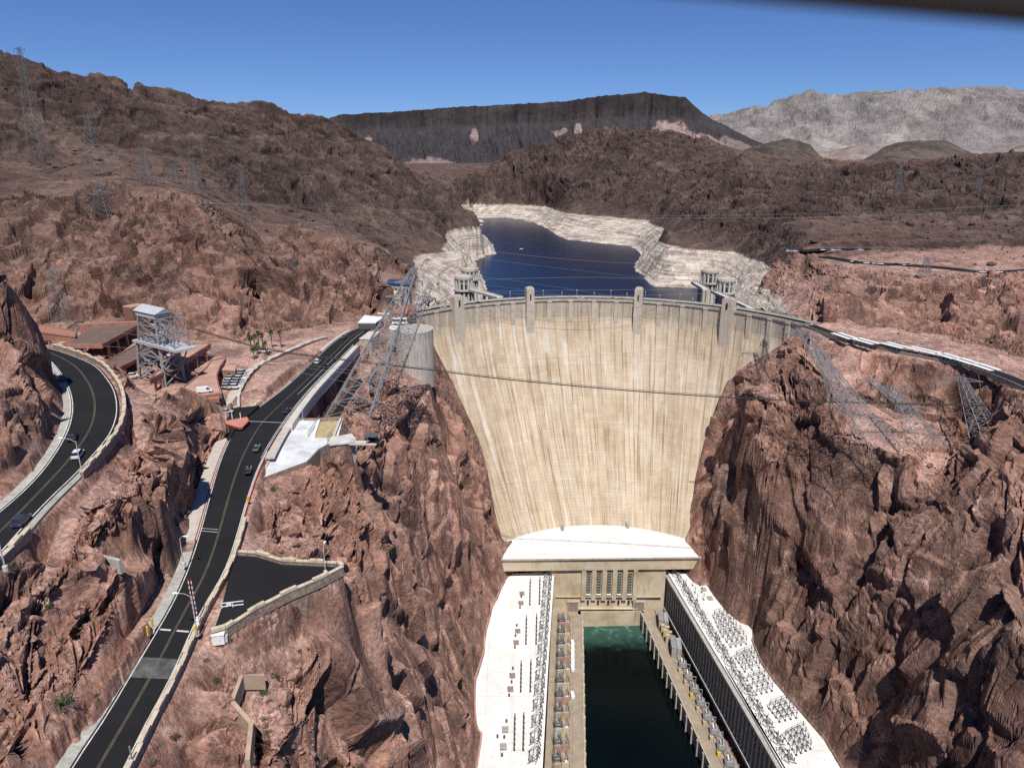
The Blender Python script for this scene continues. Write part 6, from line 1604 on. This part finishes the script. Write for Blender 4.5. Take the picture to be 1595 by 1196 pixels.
def takeoff(p, d, out, h, span, lb, grp, seed):
    """slanted frame at the roof edge carrying strings of insulators"""
    rnd = random.Random(seed); p = Vector(p); d = Vector(d); out = Vector(out); t = thing("takeoff_frame", lb, "steel frame", p, 0, grp); mb = MB(); w = .17
    A = [p - d * span / 2, p + d * span / 2]; top = [a + out * 1.6 + Vector((0, 0, h)) for a in A]; back = [a - out * 3.4 for a in A]
    for a, tp, b in zip(A, top, back):
        mb.bar(a, tp, w); mb.bar(b, tp, w); mb.bar((a + tp) / 2, (b + tp) / 2, w * .7); mb.bar(b, (a + tp) / 2, w * .6)
    mb.bar(top[0], top[1], w); mb.bar((A[0] + top[0]) / 2, (A[1] + top[1]) / 2, w); mb.bar(A[0], (A[1] + top[1]) / 2, w * .7); mb.bar((A[0] + top[0]) / 2, top[1], w * .7); mb.bar(back[0], (back[1] + top[1]) / 2, w * .6); mb.bar((back[0] + top[0]) / 2, (back[1] + top[1]) / 2, w)
    local(mb.build("truss", M['steel_dark'], t), t)
    for k in range(3):
        ins = MB(); f_ = (k + .5) / 3; q = top[0].lerp(top[1], f_); ins.tube([q, q + out * .5 - Vector((0, 0, 1.8))], .2, 6); local(ins.build("insulator", M['porcelain'], t), t); ins = MB(); q2 = back[0].lerp(back[1], f_); ins_post(ins, q2 + out * .8, 1.8 + rnd.random(), .2); local(ins.build("post_insulator", M['porcelain'], t), t)
    mb = MB(); q = p - out * 2.0 + d * rnd.uniform(-1, 1); mb.box(q + Vector((0, 0, .7)), (1.8, 2.4, 1.4)); local(mb.build("switch_box", M['transformer'] if rnd.random() < .5 else M['greytan'], t), t)
aL, bL = Vector(WING_L[0]), Vector(WING_L[16]); dL = (bL - aL).normalized(); oL = Vector((-dL.y, dL.x, 0)); oL = oL if oL.x > 0 else -oL
for k in range(15):
    p = aL.lerp(bL, (k + .5) / 15) - oL * 2.6; takeoff(p, dL, oL, 6.2, 6.6, "slanted dark steel frame along the water side edge of the left powerhouse roof", "dark frames along the left roof edge", k)
aR, bR = Vector(WING_R[0]), Vector(WING_R[15]); dR = (bR - aR).normalized(); oR = Vector((-dR.y, dR.x, 0)); oR = oR if oR.x < 0 else -oR
for k in range(15):
    p = aR.lerp(bR, (k + .5) / 15) - oR * 3.2; takeoff(p, dR, oR, 4.6, 6.8, "low dark steel frame along the water side edge of the right powerhouse roof", "dark frames along the right roof edge", 40 + k)
def rack(quad, nx, ny, h, lb, beams=True, seed=0):
    q = [Vector(Pz(u, v, 33)) for u, v in quad]; t = thing("switch_rack", lb, "switchgear", q[0], 0, "switchgear racks on the right powerhouse roof"); rnd = random.Random(seed)
    def P(i, j, z=0):
        s, w = i / max(nx - 1, 1), j / max(ny - 1, 1); return q[0].lerp(q[1], s).lerp(q[3].lerp(q[2], s), w) + Vector((0, 0, z))
    for i in range(nx):
        for j in range(ny):
            mb = MB(); p = P(i, j); mb.box(p + Vector((0, 0, .2)), (.9, .9, .4)); mb.tube([p, p + Vector((0, 0, h))], .11, 6); ins_post(mb, p + Vector((0, 0, h * .35)), h * .45, .2); local(mb.build("post", M['steel_dark'], t), t)
    if beams:
        mb = MB()
        for z in (h * .72, h):
            for j in range(ny): mb.bar(P(0, j, z), P(nx - 1, j, z), .13)
            for i in range(nx): mb.bar(P(i, 0, z), P(i, ny - 1, z), .11)
        for i in range(nx - 1):
            for j in range(ny):
                if rnd.random() < .6: mb.bar(P(i, j, h * .2), P(i + 1, j, h * .72), .09)
        local(mb.build("beam", M['steel_dark'], t), t)
rack([(1068, 912), (1090, 912), (1096, 934), (1076, 935)], 3, 3, 4.6, "group of single dark posts at the far end of the right powerhouse roof", False, 1)
rack([(1112, 962), (1134, 955), (1146, 980), (1122, 985)], 4, 4, 5.0, "large dense switchgear rack on the right roof opposite the cliff notch", True, 2)
rack([(1126, 992), (1152, 986), (1162, 1003), (1138, 1008)], 4, 3, 5.0, "second switchgear rack on the right roof, just past the cliff notch", True, 3)
rack([(1146, 1026), (1170, 1016), (1182, 1040), (1160, 1046)], 3, 4, 4.8, "third switchgear rack from the dam on the right roof", True, 4)
rack([(1164, 1060), (1190, 1052), (1202, 1076), (1178, 1082)], 4, 3, 4.6, "middle switchgear rack on the right roof beside the outer parapet bend", True, 5)
rack([(1198, 1104), (1224, 1094), (1240, 1118), (1214, 1124)], 4, 4, 4.8, "second nearest switchgear rack on the right roof", True, 6)
rack([(1222, 1150), (1250, 1136), (1262, 1166), (1240, 1176)], 4, 4, 4.8, "nearest switchgear rack on the right roof", True, 7)
# transformers and their bays on the quays
def transformer(p, rz, lb, grp, k):
    t = thing("transformer", lb, "transformer", p, rz, grp); rnd = random.Random(k)
    mb = MB(); mb.box((0, 0, 1.7), (2.6, 3.6, 3.0)); mb.build("tank", M['transformer'], t)
    for s in (-1, 1):
        f = MB()
        for j in range(7): f.box((s * 1.75, -1.5 + j * .5, 1.6), (.8, .14, 2.4))
        f.build("radiator", M['steel'], t)
    for j in range(3): mb = MB(); ins_post(mb, (.2, -1.1 + j * 1.1, 3.2), 1.9, .17); mb.build("bushing", M['porcelain'], t)
    mb = MB(); mb.tube([(-.6, -1.4, 4.2), (-.6, 1.4, 4.2)], .45, 10); mb.build("conservator", M['white'] if rnd.random() < .5 else M['steel_light'], t)
for k in range(13):
    y = 360 - k * 10.2; x = np.interp(y, [222, 363], [15.5, 27.5]) + 2.2
    transformer((x, y, 9.0), R(5), "grey transformer in one of the walled bays beside the left powerhouse wing", "transformers along the left quay", k)
    mb = MB(); mb.box((x + 1.2, y - 5.1, 11.2), (7.0, .5, 4.4), rz=R(5)); o = mb.build("bay_wall", M['terra_pale'] if k % 3 == 0 else M['panel']); tag(o, "brown dividing wall between the transformer bays on the left quay", "wall", "dividing walls on the left quay")
    if k % 2 == 0:
        mb = MB(); mb.box((0, 0, 1.1), (1.6, 2.4, 2.2)); mb.box((0, 0, 2.25), (1.8, 2.6, .12)); o = mb.build("switch_cabinet", M['white']); o.location = (x + 4.2, y - 2.6, 9.0); tag(o, "white cabinet beside a transformer on the left quay", "cabinet", "white cabinets on the left quay")
for k in range(13):
    y = 357 - k * 10.2; x = np.interp(y, [222, 363], [15.5, 27.5]); t = thing("bus_gantry", "dark steel bus gantry standing over the transformer bays of the left quay", "steel frame", (x, y, 9), R(5), "bus gantries along the left quay"); mb = MB()
    for sx in (.3, 3.6, 7.0):
        mb.bar((sx, 0, 0), (sx, 0, 8.5 if sx < 5 else 6), .2)
        for j in range(3): mb.bar((sx, -4.6, 4.0 + 1.8 * j) if sx < 5 else (sx, -4.6, 3 + 1.3 * j), (sx, 4.6, 4.0 + 1.8 * j) if sx < 5 else (sx, 4.6, 3 + 1.3 * j), .12)
    for z in (4.2, 6.2, 8.3): mb.bar((.3, 0, z), (3.6 if z > 6.1 else 7.0, 0, z), .16); mb.bar((.3, 2.4, z), (3.6, 2.4, z - .6), .1); mb.bar((.3, -2.4, z), (3.6, -2.4, z - .6), .1)
    mb.bar((.3, 0, 4.2), (3.6, 0, 8.3), .12); mb.build("frame", M['pylon'], t)
    for j in range(3): mb = MB(); ins_post(mb, (1.0 + j * 1.2, 1.2, 6.3), 1.6, .16); mb.build("post_insulator", M['porcelain'], t)
for k in range(11):
    y = 322 - k * 9.4; x = np.interp(y, [222, 363], [103.0, 90.0]) - 1.2
    transformer((x, y, 9.0), R(-7), "grey transformer beside the pillared wall of the right powerhouse wing", "transformers along the right quay", 50 + k)
    mb = MB(); mb.box((x - 2.6, y - 4.6, 10.2), (1.2, 1.6, 2.4), rz=R(-7)); mb.box((x - 2.6, y - 4.6, 11.5), (1.4, 1.8, .2), rz=R(-7)); o = mb.build("switch_cabinet", M['yellow'] if k in (2, 6, 8) else M['beige']); tag(o, "%s cabinet at the foot of the right powerhouse wall" % ("yellow" if k in (2, 6, 8) else "beige"), "cabinet", "%s cabinets on the right quay" % ("yellow" if k in (2, 6, 8) else "beige"))
    # portal over each bay
    t = thing("portal_frame", "pale portal frame over the transformers on the right quay", "steel frame", (x, y - 4.7, 9), R(-7), "portal frames on the right quay"); mb = MB()
    for s in (-2.6, 2.6): mb.bar((s, 0, 0), (s, 0, 5.2), .3)
    mb.bar((-2.6, 0, 5.2), (2.6, 0, 5.2), .35); mb.bar((-2.6, 0, 3.0), (2.6, 0, 3.0), .2); mb.build("frame", M['steel'], t)
def bigbox(y, L, lb):
    x = np.interp(y, [222, 363], [102.0, 88.6]); t = thing("transformer_house", lb, "transformer", (x, y, 9), R(-7), None)
    mb = MB(); mb.box((-1.4, 0, 3.2), (2.6, L, 6.4)); mb.build("body", M['greytan'], t); mb = MB(); mb.box((1.6, 0, 2.9), (2.4, L * .9, 5.8)); mb.build("rear_body", M['transformer'], t)
    mb = MB()
    for j in range(6): mb.box((-2.75, -L / 2 + (j + .5) * L / 6, 3.0), (.15, L / 6 * .7, 4.8))
    mb.build("louvre", M['darkwin'], t); mb = MB(); mb.box((-1.4, 0, 6.5), (2.9, L + .3, .25)); mb.build("roof", M['steel'], t)
bigbox(358, 10, "large grey louvred transformer house nearest the powerhouse block on the right quay"); bigbox(334, 11, "second large grey louvred transformer house on the right quay")
for i, y in enumerate((350.5, 346, 341.5)):
    x = np.interp(y, [222, 363], [99.5, 86.2]); mb = MB(); mb.box((0, 0, 2.8), (1.7, 1.7, 5.6)); mb.box((0, 0, 5.7), (2.0, 2.0, .25)); mb.box((2.6, .2, 4.4), (2.6, 1.8, .25)); mb.box((2.6, .2, 2.2), (1.6, 1.2, 4.2))
    o = mb.build("switch_tower", M['beige']); o.location = (x, y, 9); o.rotation_euler = (0, 0, R(-7)); tag(o, "tall beige switch cabinet with a white hood between the two transformer houses", "cabinet", "tall beige cabinets on the right quay")

# ---------------------------------------------------------------- plants and loose stone
def surface_hit(u, v):
    """where the sight line of a photo pixel meets the (smooth) ground"""
    d = np.array(ray(u, v)); ts = np.linspace(70, 1300, 5000); X, Y, Z = d[0] * ts, d[1] * ts, ZC + d[2] * ts
    g = bil(HC, X, Y); k = np.argmax(Z < g); return X[k], Y[k], g[k]
from mathutils.bvhtree import BVHTree
dg = bpy.context.evaluated_depsgraph_get()
T_OBJ = bpy.data.objects["terrain"]
def drop(x, y, z0=700):
    ok, loc, n_, _ = T_OBJ.ray_cast((x, y, z0), (0, 0, -1)); return (loc, n_) if ok else (Vector((x, y, ground(x, y))), Vector((0, 0, 1)))
def shot(u, v):
    d = Vector(ray(u, v)).normalized(); ok, loc, n_, _ = T_OBJ.ray_cast((0, 0, ZC), d); return (loc, n_) if ok else (Vector(surface_hit(u, v)), Vector((0, 0, 1)))
def shrub_mesh(seed, dry):
    rnd = random.Random(seed); lf = MB(); tw = MB()
    for k in range(26):
        a, e = rnd.uniform(0, 6.28), rnd.uniform(.25, 1.4); L = rnd.uniform(.6, 1.0); d = Vector((math.cos(a) * math.cos(e), math.sin(a) * math.cos(e), math.sin(e) * .9)); tw.bar((0, 0, 0), d * L, .025)
        for j in range(16 if not dry else 6):
            c = d * L * rnd.uniform(.45, 1.08) + Vector((rnd.gauss(0, .09), rnd.gauss(0, .09), rnd.gauss(0, .07))); s = rnd.uniform(.05, .11); n_ = Vector((rnd.gauss(0, 1), rnd.gauss(0, 1), rnd.gauss(0, 1))).normalized(); t_ = n_.orthogonal().normalized(); b_ = n_.cross(t_)
            lf.add([c - t_ * s, c + b_ * s * .5, c + t_ * s, c - b_ * s * .5], [(0, 1, 2, 3)])
    return lf, tw
sh = [(77, 948, 1.9), (98, 1100, 2.6), (40, 918, 1.2), (97, 1000, 1.2), (20, 886, 2.0), (168, 735, .9), (429, 1055, 1.5), (411, 1080, 1.5), (413, 1120, 1.2), (390, 1188, 1.6), (418, 1145, 1.3), (448, 974, .9), (480, 1012, .7), (466, 1015, .8), (592, 1072, .8), (508, 1082, .8), (425, 763, 1.6), (322, 1030, 1.2), (345, 1006, .8), (360, 998, .8), (640, 1115, .8), (336, 1060, 1.2), (270, 1150, 1.3), (232, 1190, 1.3), (490, 1130, .9), (560, 1098, .7), (440, 1098, .9), (505, 1180, 1.2), (150, 1085, 1.0), (60, 1020, .9), (188, 905, .6), (130, 1010, .8)]
protos = []
for i, (u, v, s) in enumerate(sh):
    loc, n_ = shot(u, v); dry = i % 3 == 2
    near_ = "left of the near lower road" if u < 280 and v > 890 else "beside the black parking lot wall" if u < 380 and v < 1040 else "near the angular foundation wall" if 380 < u < 450 and v > 1040 else "on the red slope right of the near road"
    if v < 780: near_ = "below the white terrace" if u > 300 else "by the upper road parapet"
    t = thing("desert_shrub", ("dry grey" if dry else "olive green") + " desert shrub " + near_, "shrub", loc, random.uniform(0, 6), "desert shrubs " + near_ + (", dry" if dry else ", green"))
    key = (dry, i % 4)
    hit = [p for p in protos if p[0] == key]
    if hit: 
        for me in hit[0][1]: o = bpy.data.objects.new(me.name.split('.')[0], me); col.objects.link(o); o.parent = t
    else:
        lf, tw = shrub_mesh(i + 5, dry); a = lf.build("foliage", M['leaf'] if not dry else M['twig'], t); b = tw.build("branches", M['twig'], t); protos.append((key, (a.data, b.data)))
    t.scale = (s, s, s * .8)
def palm(u, v, z, h, i):
    p = Vector(Pz(u, v, z)); rnd = random.Random(i); t = thing("palm_tree", "tall fan palm in the cluster at the foot of the red outcrop behind the garage", "palm", p, rnd.uniform(0, 6), "palms at the foot of the red outcrop")
    mb = MB(); mb.tube([(0, 0, -1), (.1, 0, h * .5), (.25, .1, h)], .3, 8, .2); mb.build("trunk", M['twig'], t)
    mb = MB(); c = Vector((.25, .1, h))
    for k in range(34):
        a, e = rnd.uniform(0, 6.28), rnd.uniform(-.9, 1.2); d = Vector((math.cos(a) * math.cos(e), math.sin(a) * math.cos(e), math.sin(e))); L = rnd.uniform(1.3, 2.0); s_ = d.cross(Vector((0, 0, 1))).normalized() * .28; m1 = c + d * L * .55; m2 = c + d * L - Vector((0, 0, .35))
        mb.add([c, m1 - s_, m2 - s_ * 1.4, m2, m2 + s_ * 1.4, m1 + s_], [(0, 1, 3), (1, 2, 3), (0, 3, 5), (5, 3, 4)])
    mb.build("crown", M['palm'], t)
for i, (u, v, h) in enumerate(((392, 551, 8), (398, 552, 9), (404, 549, 10), (410, 548, 8.5), (402, 556, 6), (415, 553, 6), (424, 541, 8), (438, 540, 7.5), (396, 560, 5))): palm(u, v, 181, h, i)
def stones():
    rnd = np.random.default_rng(5); n = 26000
    th = rnd.uniform(R(-42), R(42), n); r = np.exp(rnd.uniform(math.log(75), math.log(900), n)); th[15000:] = rnd.uniform(R(-42), R(-5), 11000); r[15000:] = rnd.uniform(75, 190, 11000); x, y = r * np.sin(th), r * np.cos(th)
    A = bil(MASK, x, y); S = bil(STEEP, x, y); z = bil(HC, x, y)
    keep = (A > .9) & (S < .85) & (z > 135) & ~((y > 380) & (z < 172)); x, y, S, r = x[keep], y[keep], S[keep], r[keep]
    phi = (1 + 5 ** .5) / 2; ico = np.array([(-1, phi, 0), (1, phi, 0), (-1, -phi, 0), (1, -phi, 0), (0, -1, phi), (0, 1, phi), (0, -1, -phi), (0, 1, -phi), (phi, 0, -1), (phi, 0, 1), (-phi, 0, -1), (-phi, 0, 1)]) / 1.9
    fc_ = np.array([(0, 11, 5), (0, 5, 1), (0, 1, 7), (0, 7, 10), (0, 10, 11), (1, 5, 9), (5, 11, 4), (11, 10, 2), (10, 7, 6), (7, 1, 8), (3, 9, 4), (3, 4, 2), (3, 2, 6), (3, 6, 8), (3, 8, 9), (4, 9, 5), (2, 4, 11), (6, 2, 10), (8, 6, 7), (9, 8, 1)])
    vs, fs = [], []
    for i in range(len(x)):
        loc, _ = drop(x[i], y[i]); s = .13 * rnd.pareto(2.0) + .13; s = min(s, 1.6) * (1 + r[i] / 330)
        pts = ico * (1 + rnd.uniform(-.35, .3, (12, 1))) * s * np.array([rnd.uniform(.7, 1.3), rnd.uniform(.7, 1.3), rnd.uniform(.45, .9)])
        a = rnd.uniform(0, 6.28); c_, s_ = math.cos(a), math.sin(a); pts = pts @ np.array([[c_, s_, 0], [-s_, c_, 0], [0, 0, 1]])
        fs.append(fc_ + 12 * i); vs.append(pts + np.array([loc.x, loc.y, loc.z + s * .12]))
    me = bpy.data.meshes.new("loose_stones"); me.from_pydata(np.concatenate(vs).tolist(), [], np.concatenate(fs).tolist()); me.update()
    me.materials.append(T_OBJ.data.materials[0])
    for nm in ("tone", "ring", "steep", "built", "block"):
        at = me.attributes.new(nm, 'FLOAT', 'POINT')
        if nm == "tone": at.data.foreach_set("value", np.repeat(sstep(r, 430, 760), 12).astype(np.float32))
    o = bpy.data.objects.new("loose_stones", me); col.objects.link(o); o['kind'] = 'stuff'
stones()
